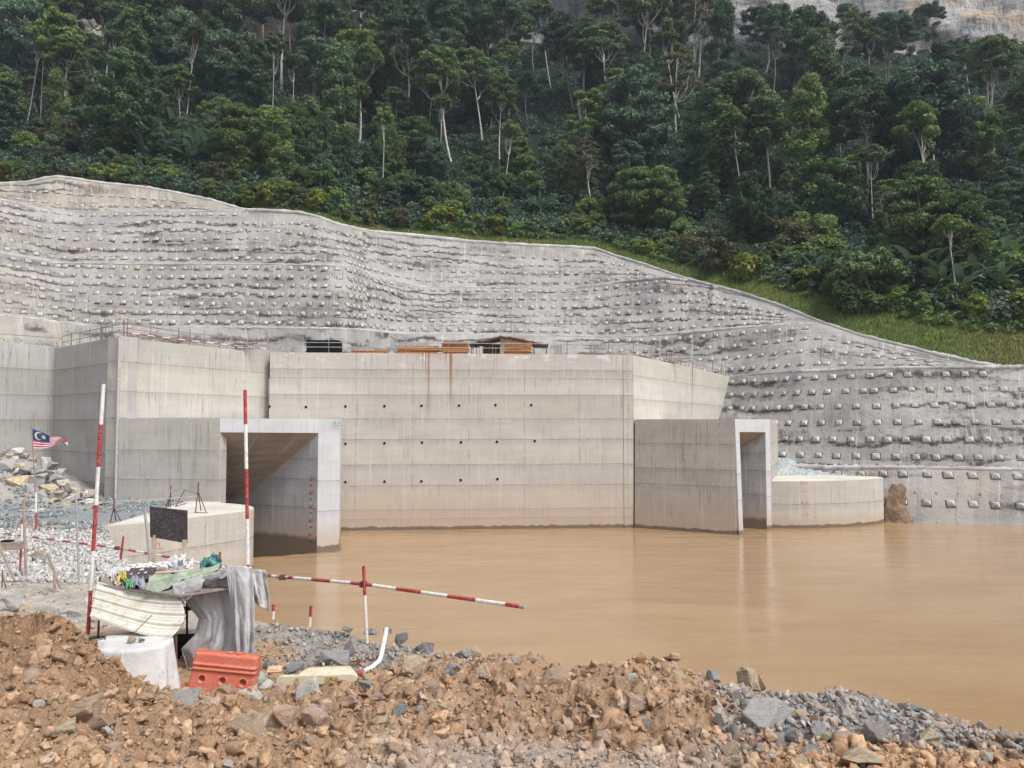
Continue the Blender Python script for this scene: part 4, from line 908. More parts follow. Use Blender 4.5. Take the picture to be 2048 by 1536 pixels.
USED = set()
def plant(key, P, hgt, label, cat_, group, rz=None):
    pr, H = PROTO[key]; s = hgt / H
    o = pr if key not in USED else dup(pr); USED.add(key)
    o.location = tuple(P); o.rotation_euler = (0, 0, rs.rand() * 6.28 if rz is None else rz); o.scale = (s * (.72 + .55 * rs.rand()), s * (.72 + .55 * rs.rand()), s); o.rotation_euler = (.06 * rs.randn(), .06 * rs.randn(), o.rotation_euler.z)
    tag(o, label, cat_, group); return o
def tfor(px, py):                       # how far up the hill the ray of this pixel meets it
    ts_ = np.linspace(.0, 1.05, 400); P = hill(np.full(400, float(px)), ts_); y = pix(P)[1]; return float(np.interp(-py, -y, ts_))
DESC = {'umb_dark': 'tall dark green canopy tree', 'umb_mid': 'tall mid green tree with a pale trunk', 'umb_blue': 'tall blue green canopy tree', 'round_dark': 'dense dark round tree', 'round_mid': 'bushy mid green round tree',
        'round_blue': 'bushy blue green round tree', 'col_dark': 'dark column tree wrapped in vines', 'col_mid': 'mid green column tree wrapped in vines', 'airy': 'airy light green tree, forked pale trunk', 'airy_olive': 'airy olive brown tree with thin pale limbs',
        'slim': 'slim tree with a long pale trunk', 'slim_light': 'slender light green tree with pale trunk', 'snag': 'bare dead pale trunk without leaves',
        'bush_mid': 'mid green shrub', 'bush_dark': 'dark leafy shrub', 'bush_blue': 'blue green leafy shrub', 'bush_light': 'light green shrub', 'bush_olive': 'feathery olive shrub', 'bush_yellow': 'yellow green large-leaved shrub',
        'ban_a': 'wild banana with long blue green blades', 'ban_b': 'small wild banana with green blades', 'ban_c': 'big wild banana with broad arching blades'}
def where(px, t_):
    a = 'far left' if px < 250 else 'left half' if px < 800 else 'above the shed' if px < 1200 else 'right half' if px < 1650 else 'far right'
    b = 'low on the hillside' if t_ < .3 else 'halfway up' if t_ < .65 else 'under the cliff'
    return a, b
def put(key, px, t_, hgt, label=None, group=None, cat_=None):
    P = hill(np.array([px * 1.0]), np.array([t_]))[0]; a, b = where(px, t_)
    ylim = np.interp(px, [-300, 1080, 1110, 1190, 1215, 1470, 1490, 1840, 1870, 2300], [-400, -400, 25, 25, -400, -400, 0, 18, 70, 92])
    if t_ > .3:
        while hgt > 5 and pix(P + np.array((0, 0, hgt)))[1] < ylim + 25 * rs.rand(): hgt *= .93
        if hgt < 9 and t_ > .8: key = ['bush_dark', 'bush_blue', 'round_dark'][rs.randint(3)]
    kind = 'shrub' if key.startswith('bush') else 'banana plant' if key.startswith('ban') else 'tree'
    return plant(key, P, hgt, label or f'{DESC[key]} {b}, {a}', cat_ or kind, group or ('shrubs on the hillside' if kind == 'shrub' else 'banana plants on the hillside' if kind == 'banana plant' else f'forest trees {b}, {a}'))
# trees that can be pointed out in the photo: (kind, base pixel, top row, label)
for key, px, py, top, lab in [
    ('slim', 762, 395, 215, 'slim tree with pale trunk rising from the bushes left of the middle'), ('airy', 1236, 342, 130, 'bright light green tree with fanned pale limbs, brightest crown of the wood'),
    ('slim', 1000, 415, 240, 'group tree with three thin pale stems above the shed'), ('airy_olive', 1353, 275, 88, 'olive crowned tree with a forked pale trunk right of the bright green tree'),
    ('slim_light', 1845, 455, 200, 'light green crown on two tall pale trunks at the right'), ('snag', 1876, 430, 305, 'broken pale trunk without a crown at the right'), ('slim', 1755, 470, 290, 'leaning forked white trunk with a small crown at the right'),
    ('slim', 1488, 425, 215, 'thin white trunk under a dark drooping crown right of the middle'), ('umb_mid', 716, 285, 60, 'tall pale trunk left of the middle with foliage from half height up'), ('umb_dark', 800, 275, 20, 'thick pale trunk with a dark high crown left of the middle'),
    ('umb_mid', 933, 190, -40, 'twin pale trunks reaching out of the top of the picture'), ('slim', 465, 190, 60, 'pale trunk of a pair above the banana patch'), ('slim_light', 495, 205, 100, 'pale slender trunk beside the pair above the banana patch'),
    ('slim', 50, 255, 40, 'tall thin grey trunk with light crown at the far left'), ('slim_light', 145, 235, 30, 'thin grey trunk with wide light crown at the left'), ('airy_olive', 78, 245, 160, 'flat brownish crown spread on thin stems at the far left'),
    ('umb_dark', 340, 150, -60, 'tall pale trunk with a brownish feathery crown left of the middle'), ('umb_dark', 305, 140, -60, 'tall pale bare trunk in front of the dark gap at upper left'), ('umb_blue', 1775, 205, 30, 'big crown on a pale trunk just under the cliff at the right'),
    ('slim', 1925, 615, 430, 'slim pale trunk standing in the shrubs near the grass at the far right'), ('round_mid', 1275, 470, 335, 'silvery green round tree just above the crest right of the middle'), ('col_mid', 1145, 400, 290, 'creamy flowering vine-covered tree above the crest'),
    ('umb_mid', 1000, 330, 155, 'mid green layered crown over the three thin stems'), ('round_dark', 215, 330, 90, 'wide dark layered tree above the left end of the slope'), ('col_dark', 1500, 330, 220, 'dark drooping vine-hung crown right of the middle'),
    ('umb_dark', 1865, 60, -40, 'lone dark tree standing out against the pale cliff at the right'), ('round_dark', 1690, 90, 5, 'dark bushy tree against the cliff, right of the middle')]:
    t_ = tfor(px, py); P = hill(np.array([px * 1.0]), np.array([t_]))[0]
    D = P[1]; h = (py - top) * D / F * 1.0; plant(key, P, h, lab, 'tree', 'trees that stand out of the forest')
ug = []
def spread(n, x0, x1, t0, t1, pw, kinds, hs, mind, gname=None):
    pts = []; tries = 0
    while len(pts) < n and tries < n * 60:
        tries += 1; px = x0 + (x1 - x0) * rs.rand(); t_ = t0 + (t1 - t0) * rs.rand() ** pw; P = hillP(np.array([px]), np.array([t_]))[0]
        if any((P[0] - q[0]) ** 2 + (P[1] - q[1]) ** 2 < mind ** 2 for q in pts): continue
        pts.append(P); k = kinds[rs.randint(len(kinds))]; put(k, px, t_, hs[0] + (hs[1] - hs[0]) * rs.rand())
spread(110, -200, 2260, .60, 1.04, 1, ['umb_dark', 'umb_mid', 'umb_blue', 'umb_mid', 'round_dark', 'col_dark', 'umb_blue', 'slim', 'airy_olive'], (22, 36), 6.0)
spread(100, -180, 2240, .30, .62, 1, ['umb_dark', 'umb_mid', 'umb_blue', 'round_dark', 'round_mid', 'col_dark', 'round_blue', 'slim', 'slim', 'airy', 'col_mid', 'umb_mid'], (13, 28), 5.2)
spread(75, -150, 2200, .10, .32, 1, ['round_mid', 'round_dark', 'round_blue', 'col_mid', 'col_dark', 'slim_light', 'round_mid', 'airy_olive'], (8, 15), 4.6)
def tlow(px): return np.interp(px, [-200, 480, 640, 1100, 1300, 1700, 2050, 2300], [.008, .014, .022, .028, .040, .048, .050, .055])
for i in range(240):
    px = -150 + 2350 * rs.rand(); tl = tlow(px); t_ = tl + .22 * rs.rand() ** 2; k = ['bush_mid', 'bush_dark', 'bush_blue', 'bush_mid', 'bush_light', 'bush_olive'][rs.randint(6)]
    if t_ < tl + .03: k = ['bush_mid', 'bush_olive', 'bush_light', 'bush_light', 'bush_yellow'][rs.randint(5)]
    put(k, px, t_, (1.4 + 1.6 * rs.rand()) * (1 + 12 * (t_ - tl)) if t_ < tl + .1 else 3.2 + 3 * rs.rand())
for px, py, k, h in [(545, 412, 'bush_yellow', 3.2), (535, 402, 'bush_yellow', 3.0), (670, 425, 'bush_light', 3.6), (880, 455, 'bush_yellow', 4.0), (905, 450, 'bush_light', 4.4), (430, 395, 'bush_olive', 2.4), (505, 410, 'bush_olive', 3), (1450, 545, 'bush_olive', 5.0), (1500, 560, 'bush_yellow', 4.0), (1740, 620, 'bush_dark', 8.0), (1700, 590, 'bush_dark', 6.5), (730, 440, 'bush_olive', 3.2), (790, 455, 'bush_olive', 3.4), (1400, 520, 'bush_olive', 5)]:
    t_ = max(.006, tfor(px, py)); put(k, px, t_, h)
for i in range(64):
    if i < 22: px, t_ = 250 + 270 * rs.rand(), .10 + .25 * rs.rand()
    elif i < 46: px, t_ = 1500 + 600 * rs.rand(), .08 + .2 * rs.rand()
    else: px, t_ = -50 + 2100 * rs.rand(), .05 + .25 * rs.rand()
    put(['ban_a', 'ban_b', 'ban_c'][rs.randint(3)], px, t_, 4.0 + 3.2 * rs.rand())
for px, py, h in ((985, 470, 3.4), (1420, 530, 4.0), (20, 360, 5.5), (1570, 540, 6.0), (1520, 505, 6.0)): put('ban_b', px, max(.004, tfor(px, py)), h)
for i in range(26): px = 270 + 250 * rs.rand(); put(['ban_a', 'ban_c'][i % 2], px, tfor(px, 262 + 75 * rs.rand()), 6.5 + 3 * rs.rand())
for i in range(14): px = 1480 + 560 * rs.rand(); put(['ban_a', 'ban_c', 'ban_b'][i % 3], px, float(tlow(px)) + .01 + .05 * rs.rand(), 4.5 + 2.5 * rs.rand())
# undergrowth between the trunks and the grass strip: nobody could count these
n = 6500; px = -350 + 2750 * rs.rand(n); t_ = tlow(px) + (1.0 - tlow(px)) * rs.rand(n) ** 1.15; cs = hill(px, t_); cs[:, 2] += .5 + 1.3 * rs.rand(n)
V, Fq, cc = leaves(cs, .9 + 1.5 * rs.rand(n), 60, .40, .75)
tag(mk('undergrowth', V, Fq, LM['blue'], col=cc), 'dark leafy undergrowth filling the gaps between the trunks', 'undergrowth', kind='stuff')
n = 1500; px = 250 + 2150 * rs.rand(n); t_ = tlow(px) * (.6 + 1.9 * rs.rand(n)) + .005; cs = hill(px, t_); cs[:, 2] += .25 + .45 * rs.rand(n)
V, Fq, cc = leaves(cs, .5 + .8 * rs.rand(n), 56, .26, .6)
tag(mk('ground_cover', V, Fq, LM['mid'], col=cc), 'low green creepers and herbs along the forest edge', 'ground cover', kind='stuff')
n = 30000; px = np.concatenate([1100 + 1250 * rs.rand(n * 3 // 4), 500 + 700 * rs.rand(n - n * 3 // 4)]); t_ = tlow(px) * 1.15 * rs.rand(n) + .0006; P = hill(px, t_)
g = rs.rand(n) * 6.28; h = .22 + .38 * rs.rand(n); wd = .05 + .05 * rs.rand(n); dx = np.stack([np.cos(g) * wd, np.sin(g) * wd, 0 * g], 1); tp = np.stack([rs.randn(n) * .12, rs.randn(n) * .12, h], 1)
V = np.stack([P - dx, P + dx, P + tp], 1).reshape(-1, 3); cc = np.repeat(np.stack([rs.rand(n), rs.rand(n), 0 * g], 1), 3, 0)
tag(mk('grass', V, np.arange(3 * n).reshape(-1, 3), leaf_mat('grass_blades', (.11, .18, .045), (.26, .34, .085), (.36, .32, .14)), col=cc), 'bright green grass strip along the outer edge of the slope crest', 'grass', kind='stuff')
for k in list(PROTO):
    if k not in USED:
        for ch in list(PROTO[k][0].children): bpy.data.objects.remove(ch)
        bpy.data.objects.remove(PROTO[k][0])

# ================================================================ ROCKS
rr = np.random.RandomState(21)
def hull(npts, dims, rnd_=rr, cut=.25):
    bm = bmesh.new()
    for _ in range(npts):
        d = rnd_.randn(3); d /= np.linalg.norm(d); d = np.clip(d * (1 + cut * rnd_.rand()), -.82, .82); bm.verts.new(tuple(d * dims))
    res = bmesh.ops.convex_hull(bm, input=bm.verts); bmesh.ops.delete(bm, geom=[g for g in res['geom_interior'] if isinstance(g, bmesh.types.BMVert)], context='VERTS')
    bmesh.ops.recalc_face_normals(bm, faces=bm.faces); return bm
def rock_mesh(name, dims, mat, det=2, rough=.06, npts=9):
    bm = hull(npts, np.array(dims)); s = float(np.mean(dims))
    bmesh.ops.dissolve_limit(bm, angle_limit=R(14), verts=bm.verts, edges=bm.edges)
    bmesh.ops.bevel(bm, geom=list(bm.edges), offset=s * .035, segments=1, affect='EDGES', clamp_overlap=True)
    bmesh.ops.triangulate(bm, faces=bm.faces)
    for _ in range(det):
        es = [e for e in bm.edges if e.calc_length() > s * .16]
        if es: bmesh.ops.subdivide_edges(bm, edges=es, cuts=1, use_grid_fill=False); bmesh.ops.triangulate(bm, faces=[f for f in bm.faces if len(f.verts) > 3])
    V = np.array([v.co for v in bm.verts]); bm.normal_update(); N = np.array([v.normal for v in bm.verts]); o = rr.rand() * 50
    V = V + N * (s * rough * (2.0 * fbm(V[:, 0] / s * 1.5 + o, V[:, 1] / s * 1.5, V[:, 2] / s * 3, 4, 3) + .8 * vn(V[:, 0] / s * 7, V[:, 1] / s * 7, V[:, 2] / s * 9 + o, 5)))[:, None]
    for v, c in zip(bm.verts, V): v.co = c
    me = bpy.data.meshes.new(name); bm.to_mesh(me); bm.free(); me.materials.append(mat); return me
def rock_mat(name, a, b, soil, band=1.0):
    t = NT(name, .85, .25); o = t.obj(); r = t.n('ObjectInfo').outputs['Random']
    c = t.mix(t.rng(t.noise(o, 2.2, 7, .7), .35, .65), a, b)
    c = t.mix(t.rng(t.noise(t.scl(o, (2, 2, 14 * band)), 1, 5, .6), .5, .66, 0, .45), c, tuple(x * .6 for x in a))
    c = t.mix(t.rng(t.noise(t.scl(o, (9, 3, 2)), 1, 4, .6, 1), .60, .64, 0, .5), c, tuple(min(.7, x * 1.6) for x in b))
    g = t.n('NewGeometry'); sx = t.n('SeparateXYZ'); t.put(sx.inputs[0], g.outputs['Normal'])
    c = t.mix(t.ma('MULTIPLY', t.rng(t.noise(o, 3.3, 6, .75), .42, .56), .85), c, soil)
    c = t.mix(t.rng(r, 0, 1, 0, .35), c, tuple(x * .6 for x in b))
    t.col(c); t.bump(t.ma('ADD', t.noise(o, 14, 6, .75), t.ma('MULTIPLY', t.noise(t.scl(o, (1, 1, 3)), 5, 5, .7), 1.5)), .8, .03); return t.m
SOIL = (.43, .30, .21)
RM = {'grey': rock_mat('grey_rock', (.27, .28, .29), (.42, .42, .42), (.42, .38, .33)), 'blue': rock_mat('blue_grey_slate', (.22, .235, .25), (.36, .38, .39), (.36, .34, .32)), 'brown': rock_mat('brown_rock', (.40, .29, .20), (.52, .40, .29), SOIL),
      'pink': rock_mat('pinkish_rock', (.46, .31, .25), (.58, .48, .42), (.45, .28, .18)), 'cream': rock_mat('cream_rock', (.52, .42, .28), (.66, .58, .46), (.45, .32, .19)), 'white': rock_mat('white_rock', (.55, .54, .52), (.74, .73, .71), (.50, .46, .40))}
VAR = {}
for k in RM: VAR[k] = [rock_mesh('rock', (1, .9, .7), RM[k], 2, .05, 9 + i) for i in range(5)]
_Ds = np.exp(np.linspace(math.log(4.2), math.log(60), 900))
def ghit(px, py):                       # where the ray through a pixel meets the land
    z = zland(np.full(900, float(px)), _Ds); Pz = at(px, py, 1.0); zr = CZ + (Pz[2] - CZ) * _Ds
    i = np.argmax(zr < z); i = i if (zr < z).any() else 899; return _Ds[i]
CN = {'grey': 'grey', 'blue': 'blue grey', 'brown': 'brown', 'pink': 'pinkish', 'cream': 'cream', 'white': 'white'}
def rock(px, py, wpx, hpx, kind, label, group, rot=None, sink=.12, unique=True, D=None, dy=None):
    nearr = D is None; D = D or ghit(px, min(1530, py + hpx * .35)) - .13; P = at(px, py, D); sx_ = wpx / 2 / F * D; sz = hpx / 2 / F * D
    if nearr: P[2] = min(P[2], float(zland(np.array([px * 1.0]), np.array([D]))[0]) + .45 * sz + .02)
    if unique: me = rock_mesh('rock', (1, .9, .95), RM[kind], 2, .055, 10 + rr.randint(5))
    else: me = VAR[kind][rr.randint(5)]
    o = bpy.data.objects.new('rock', me); C.objects.link(o)
    M = np.array([v.co for v in me.vertices]) if unique else None
    r_ = rot if rot is not None else (rr.randn() * .2, rr.randn() * .25, rr.rand() * 6.28)
    k = .98
    o.location = (P[0], P[1] + sx_ * .3, P[2]); o.scale = (sx_ * k, (dy or (sx_ + sz) / 2) * k, sz * k * 1.15); o.rotation_euler = (0, r_[1] * .8, 0) if unique else (r_[0], r_[1], r_[2])
    if not unique: o.scale = (sx_ * k * 1.1,) * 2 + (sz * k * 1.5,)
    return tag(o, label, 'rock', group)
NEARG = 'large single stones in the foreground rubble'
for a in [
    (150, 1412, 130, 62, 'brown', 'long flat-topped slab of sandy rock tilted on the brown mound at left'), (345, 1400, 100, 50, 'grey', 'flat greyish stone at the foot of the white table cloth'),
    (492, 1450, 70, 82, 'cream', 'upright cream boulder, tallest in the rubble below the red barrier'), (560, 1438, 96, 60, 'pink', 'angular pale grey stone with a pointed left corner below the tray'), (628, 1430, 70, 60, 'pink', 'pink faceted boulder with brown soil stuck to its lower side'),
    (556, 1388, 56, 56, 'pink', 'rounded pink boulder leaning under the left end of the cream tray'), (615, 1385, 62, 62, 'white', 'pointed pale stone rising in front of the cream tray'), (655, 1415, 40, 36, 'brown', 'small brown stone right of the pointed pale stone'),
    (448, 1384, 44, 38, 'brown', 'small brown pointed stone against the bottom of the red barrier'), (500, 1392, 66, 40, 'white', 'white topped jagged stone below the right foot of the barrier'), (430, 1412, 90, 44, 'cream', 'wide crumbling cream stone below the barrier'), (540, 1412, 44, 56, 'cream', 'yellowish stone between two pink ones below the barrier'),
    (538, 1326, 34, 26, 'blue', 'small cube-like blue grey stone right of the red barrier'), (588, 1332, 42, 30, 'blue', 'sharp blue grey stone above the cream tray'), (668, 1312, 72, 46, 'blue', 'dark slate boulder, largest of the stones above the cream tray'), (700, 1290, 30, 44, 'blue', 'narrow upright slate beside the dark slate boulder'),
    (697, 1258, 34, 16, 'blue', 'flat dark slate at the water edge left of the white post'), (803, 1272, 32, 34, 'blue', 'leaning square slate standing up at the water edge'), (846, 1291, 50, 34, 'blue', 'wide cracked blue slate lying at the water edge'), (828, 1333, 66, 46, 'cream', 'square beige block right of the bent white pipe'),
    (775, 1258, 22, 16, 'blue', 'small slate behind the top of the bent pipe'), (740, 1262, 44, 14, 'blue', 'thin slate slab at the foot of the white and red post'), (905, 1340, 44, 44, 'grey', 'gritty grey rock at the water edge, middle of the bank'), (925, 1308, 46, 28, 'blue', 'low bluish rock on the bank just before the berm'),
    (966, 1342, 44, 44, 'cream', 'pale beige stone at the left start of the brown berm'), (1012, 1327, 58, 28, 'grey', 'smooth grey brown slab on the waterline behind the berm'), (950, 1305, 30, 30, 'cream', 'small cream stone between grey rocks on the bank'), (735, 1370, 44, 40, 'blue', 'grey stone right of the cream tray'),
    (862, 1375, 60, 44, 'brown', 'sand coloured boulder sitting left of the berm'), (880, 1400, 40, 40, 'cream', 'cream upright stone below the sand boulder'), (800, 1416, 34, 34, 'blue', 'lone purple grey stone in the brown soil'), (1016, 1410, 24, 40, 'cream', 'thin pale upright stone in the middle of the berm'),
    (1110, 1350, 70, 50, 'brown', 'large smooth brown lump near the top of the berm'), (1160, 1366, 40, 34, 'brown', 'mid brown stone on the berm top'), (1245, 1370, 60, 60, 'brown', 'brown boulder right of the berm middle'), (1276, 1408, 74, 60, 'pink', 'big pinkish boulder half buried on the right of the berm'),
    (1262, 1352, 30, 24, 'white', 'small whitish stone at the berm top'), (1307, 1352, 46, 24, 'brown', 'flat brown stone on the right end of the berm top'), (1357, 1346, 30, 26, 'cream', 'small pale cube stone at the water, right end of the berm'), (1425, 1354, 36, 28, 'grey', 'banded oval grey stone against the water'),
    (1497, 1356, 52, 54, 'cream', 'tall tan boulder standing up against the water at right'), (1522, 1362, 24, 34, 'brown', 'narrow brown stone leaning on the tall tan boulder'), (1462, 1394, 54, 34, 'blue', 'layered blue grey rock left of the big slab'), (1500, 1410, 44, 36, 'blue', 'blue grey rock touching the left of the big slab'),
    (1443, 1430, 26, 54, 'white', 'bright white split stone standing upright'), (1548, 1432, 140, 66, 'grey', 'big flat-topped grey slab, largest rock of the right bank'), (1466, 1450, 30, 50, 'blue', 'dark slate wedge under the white split stone'), (1585, 1466, 38, 42, 'blue', 'egg-shaped grey stone at the foot of the big slab'),
    (1550, 1474, 50, 34, 'blue', 'dark grey rock below the big slab'), (1640, 1456, 36, 42, 'grey', 'pale grey faceted stone right of the egg-shaped one'), (1664, 1472, 40, 26, 'cream', 'oval banded pale stone in the right rubble'), (1622, 1502, 54, 26, 'blue', 'flat dark stone at the bottom of the right rubble'),
    (1640, 1412, 52, 24, 'cream', 'flat pale brown stone above the right rubble'), (1688, 1470, 50, 40, 'grey', 'grey rock with brown dirt right of the pale stones'), (1762, 1465, 78, 60, 'grey', 'large dirt-covered grey block at the right'), (1811, 1476, 18, 30, 'grey', 'small upright grey stone right of the dirt-covered block'),
    (1757, 1404, 34, 20, 'blue', 'small blue rock on the ridge of the right bank'), (1748, 1424, 40, 28, 'blue', 'blue rock just below the ridge of the right bank'), (1840, 1418, 44, 16, 'blue', 'flat blue slab near the right end of the bank'), (1725, 1520, 110, 60, 'cream', 'wide sandy lump at the bottom edge, right'), (1855, 1470, 50, 40, 'cream', 'crumbly orange tan lump at the right'),
    (1390, 1462, 38, 50, 'brown', 'tall brown stone at the right end of the brown rubble'), (1335, 1420, 60, 50, 'brown', 'brown rough boulder right of the big pinkish one'), (1285, 1440, 40, 30, 'grey', 'grey stone under the big pinkish boulder'), (1460, 1490, 44, 40, 'cream', 'pale stone low in the right rubble'), (1478, 1520, 30, 30, 'cream', 'small cream stone near the bottom edge at right'),
    (20, 1205, 60, 50, 'grey', 'grey boulder at the left edge, behind the brown mound'), (50, 1215, 36, 24, 'cream', 'tan stone beside the grey boulder at the left edge'), (70, 1120, 40, 24, 'blue', 'dark rock among the stakes at the left'), (75, 1108, 26, 22, 'brown', 'brown stone lying on the white gravel at left'),
    (110, 1228, 30, 20, 'blue', 'left bluish stone of the pair on the pale ground'), (145, 1228, 34, 16, 'blue', 'right bluish flat stone of the pair on the pale ground'), (125, 1445, 60, 40, 'cream', 'ochre block low on the left mound'), (190, 1440, 70, 40, 'brown', 'brown block right of the ochre one'), (250, 1425, 50, 40, 'brown', 'rounded brown stone behind the left mound slab'),
    (318, 1300, 20, 12, 'blue', 'thin dark stone on the ground behind the table'), (700, 1400, 40, 34, 'pink', 'pale pink lump right of the tray stones'), (760, 1440, 44, 34, 'cream', 'cream lump in the front soil'), (620, 1480, 40, 30, 'pink', 'pink lump near the bottom middle-left'), (790, 1498, 36, 40, 'brown', 'upright tan stone near the bottom edge')]:
    rock(*a, NEARG)
for i in range(95):
    x = 20 + 1960 * rr.rand(); y = np.interp(x, [0, 300, 400, 700, 1300, 1450, 1800, 2048], [1330, 1430, 1420, 1395, 1350, 1400, 1450, 1500]) + 120 * rr.rand() ** 1.3; k = ['cream', 'pink', 'brown', 'grey', 'white', 'pink'][rr.randint(6)]
    w_ = 16 + 26 * rr.rand() ** 2; a = 'far left' if x < 350 else 'left part' if x < 750 else 'middle' if x < 1250 else 'right part'
    rock(x, min(y, 1525), w_, w_ * (.55 + .35 * rr.rand()), k, f'{"small" if w_ < 24 else "fist-shaped" if w_ < 32 else "blocky"} {CN[k]} stone half sunk in the berm, {a}', 'stones half sunk in the brown berm', unique=False)
# blasted rock heap against the wall: the big blocks as single rocks
HEAPG = 'blasted rocks heaped against the left wall'
hp_ = [(12, 938, 44, 50, 'grey'), (48, 940, 56, 36, 'grey'), (28, 975, 48, 56, 'cream'), (60, 985, 50, 40, 'grey'), (62, 962, 70, 44, 'grey'), (95, 980, 56, 28, 'cream'), (88, 930, 36, 34, 'white'), (62, 920, 24, 16, 'brown'), (105, 950, 34, 22, 'grey'), (8, 970, 36, 50, 'grey'), (118, 962, 40, 22, 'grey'), (140, 975, 36, 26, 'grey'),
       (178, 990, 42, 28, 'cream'), (150, 985, 30, 22, 'white'), (85, 995, 30, 36, 'blue'), (25, 1002, 36, 20, 'blue'), (140, 1003, 36, 26, 'grey'), (96, 1012, 30, 22, 'cream'), (140, 1012, 30, 12, 'cream'), (52, 1000, 30, 26, 'cream'), (115, 992, 40, 26, 'grey'), (170, 1000, 24, 14, 'white'), (30, 905, 36, 20, 'white'), (8, 905, 30, 22, 'grey'), (45, 912, 26, 18, 'grey'), (100, 935, 30, 26, 'blue'), (75, 945, 36, 24, 'grey'), (3, 1000, 30, 30, 'cream'), (20, 922, 30, 22, 'white'), (122, 945, 24, 18, 'grey')]
SZ = lambda w_: 'small' if w_ < 30 else 'large' if w_ > 44 else 'middling'
for x, y, w_, h_, k in hp_:
    a = 'at the top' if y < 935 else 'halfway up' if y < 972 else 'at the foot'; b = 'left' if x < 50 else 'middle' if x < 110 else 'right'
    rock(x, y, w_, h_, k, f'{SZ(w_)} {CN[k]} block {a} of the rock heap, {b} side', HEAPG, D=float(np.interp(y, [900, 1010], [57, 51.5])))
for i in range(55):
    x = -30 + 240 * rr.rand(); ytop = np.interp(x, [-60, 0, 100, 200], [880, 900, 950, 1000]); y = ytop + (1016 - ytop) * rr.rand(); k = ['grey', 'grey', 'blue', 'white', 'cream', 'grey'][rr.randint(6)]
    a = 'at the top' if y < 935 else 'halfway up' if y < 972 else 'at the foot'; b = 'left' if x < 50 else 'middle' if x < 110 else 'right'
    rock(x, y, 14 + 16 * rr.rand(), 9 + 10 * rr.rand(), k, f'small loose {CN[k]} stone {a} of the rock heap, {b} side', HEAPG, unique=False, D=float(np.interp(y, [900, 1016], [56.6, 51])))

# ---- the countless clods and gravel: merged stuff meshes
def lumps(kind):
    out = []
    for i in range(10):
        bm = hull(7 if kind == 'stone' else 12, np.array((1, .85, .65)), cut=.45)
        if kind == 'clod':
            bmesh.ops.subdivide_edges(bm, edges=bm.edges, cuts=1); bmesh.ops.triangulate(bm, faces=bm.faces); bmesh.ops.subdivide_edges(bm, edges=bm.edges, cuts=1); bmesh.ops.triangulate(bm, faces=bm.faces)
            Vq = np.array([v.co for v in bm.verts]); hq_ = .30 * fbm(Vq[:, 0] * 2.2 + i * 7, Vq[:, 1] * 2.2, Vq[:, 2] * 2.2, 2, 5) + .22 * vn(Vq[:, 0] * 6, Vq[:, 1] * 6, Vq[:, 2] * 6 + i, 8)
            for v, h_ in zip(bm.verts, hq_): v.co *= 1 + float(h_)
        bmesh.ops.triangulate(bm, faces=bm.faces); bm.verts.index_update()
        out.append((np.array([v.co for v in bm.verts]), np.array([[v.index for v in f.verts] for f in bm.faces]))); bm.free()
    return out
LS = {'stone': lumps('stone'), 'clod': lumps('clod')}
sm = NT('loose_stone', .9, .15); o_ = sm.obj(); sm.col(sm.mix(1, sm.attr(), sm.mix(sm.rng(sm.noise(o_, 22, 5, .7), .3, .7), (.62, .61, .60), (1.18, 1.16, 1.13)), 'MULTIPLY')); sm.bump(sm.noise(o_, 45, 5, .7), .7, .02)
def scatter(name, label, kind, px, D, size, colf, sinkk=.2, flat=1.0):
    X = (px - 1024) / F * D; Y = D; z, col, lump, sdv = ground(X, Y); ok = sdv < .35; X, Y, z, col, size, px, D = X[ok], Y[ok], z[ok], col[ok], size[ok], px[ok], D[ok]; c = colf(px, D, col); n = len(X)
    Vs, Fs, Cs = [], [], []; o = 0
    for vi, (V, Fc) in enumerate(LS[kind]):
        idx = np.arange(vi, n, 10)
        if not len(idx): continue
        k = len(idx); q = rr.randn(k, 4); q /= np.linalg.norm(q, axis=1)[:, None]; a, b, cc, d = q.T
        Rm = np.stack([np.stack([1 - 2 * (cc * cc + d * d), 2 * (b * cc - a * d), 2 * (b * d + a * cc)], -1), np.stack([2 * (b * cc + a * d), 1 - 2 * (b * b + d * d), 2 * (cc * d - a * b)], -1), np.stack([2 * (b * d - a * cc), 2 * (cc * d + a * b), 1 - 2 * (b * b + cc * cc)], -1)], 1)
        W = np.einsum('kij,vj->kvi', Rm, V) * (size[idx] * .5)[:, None, None]; W[..., 2] *= flat
        W += np.stack([X[idx], Y[idx], z[idx] + size[idx] * (.5 - sinkk) * .5 * flat], -1)[:, None]
        Fs.append((Fc[None] + (np.arange(k) * len(V))[:, None, None] + o).reshape(-1, 3)); Vs.append(W.reshape(-1, 3)); Cs.append(np.repeat(c[idx], len(V), 0)); o += k * len(V)
    return tag(mk(name, np.concatenate(Vs), np.concatenate(Fs), sm.m, col=np.concatenate(Cs)), label, name.replace('_', ' '), kind='stuff')
def lgn(n, lo, hi, p=2.2): return lo * (hi / lo) ** (rr.rand(n) ** p)
def cj(c, s=.22): return np.clip(c * (1 + s * rr.randn(len(c), 1)), .02, .75)
n = 34000; px = -60 + 2300 * rr.rand(n); D = np.exp(math.log(5.6) + rr.rand(n) * math.log(11.3 / 5.6))
PAL = np.array([(.43, .285, .185), (.51, .36, .245), (.35, .22, .14), (.56, .44, .32), (.54, .38, .28), (.48, .43, .38)])
def cf(px, D, col):
    c = col * .55 + PAL[rr.choice(6, len(px), p=[.32, .25, .2, .1, .06, .07])] * .45; return cj(c, .14)
scatter('soil_clods', 'loose brown clods and crumbs of dug soil covering the near berm', 'stone', px, D, lgn(n, .012, .085, 2.6), cf)
n = 5200; px = -60 + 2300 * rr.rand(n); D = np.exp(math.log(5.6) + rr.rand(n) * math.log(11.0 / 5.6))
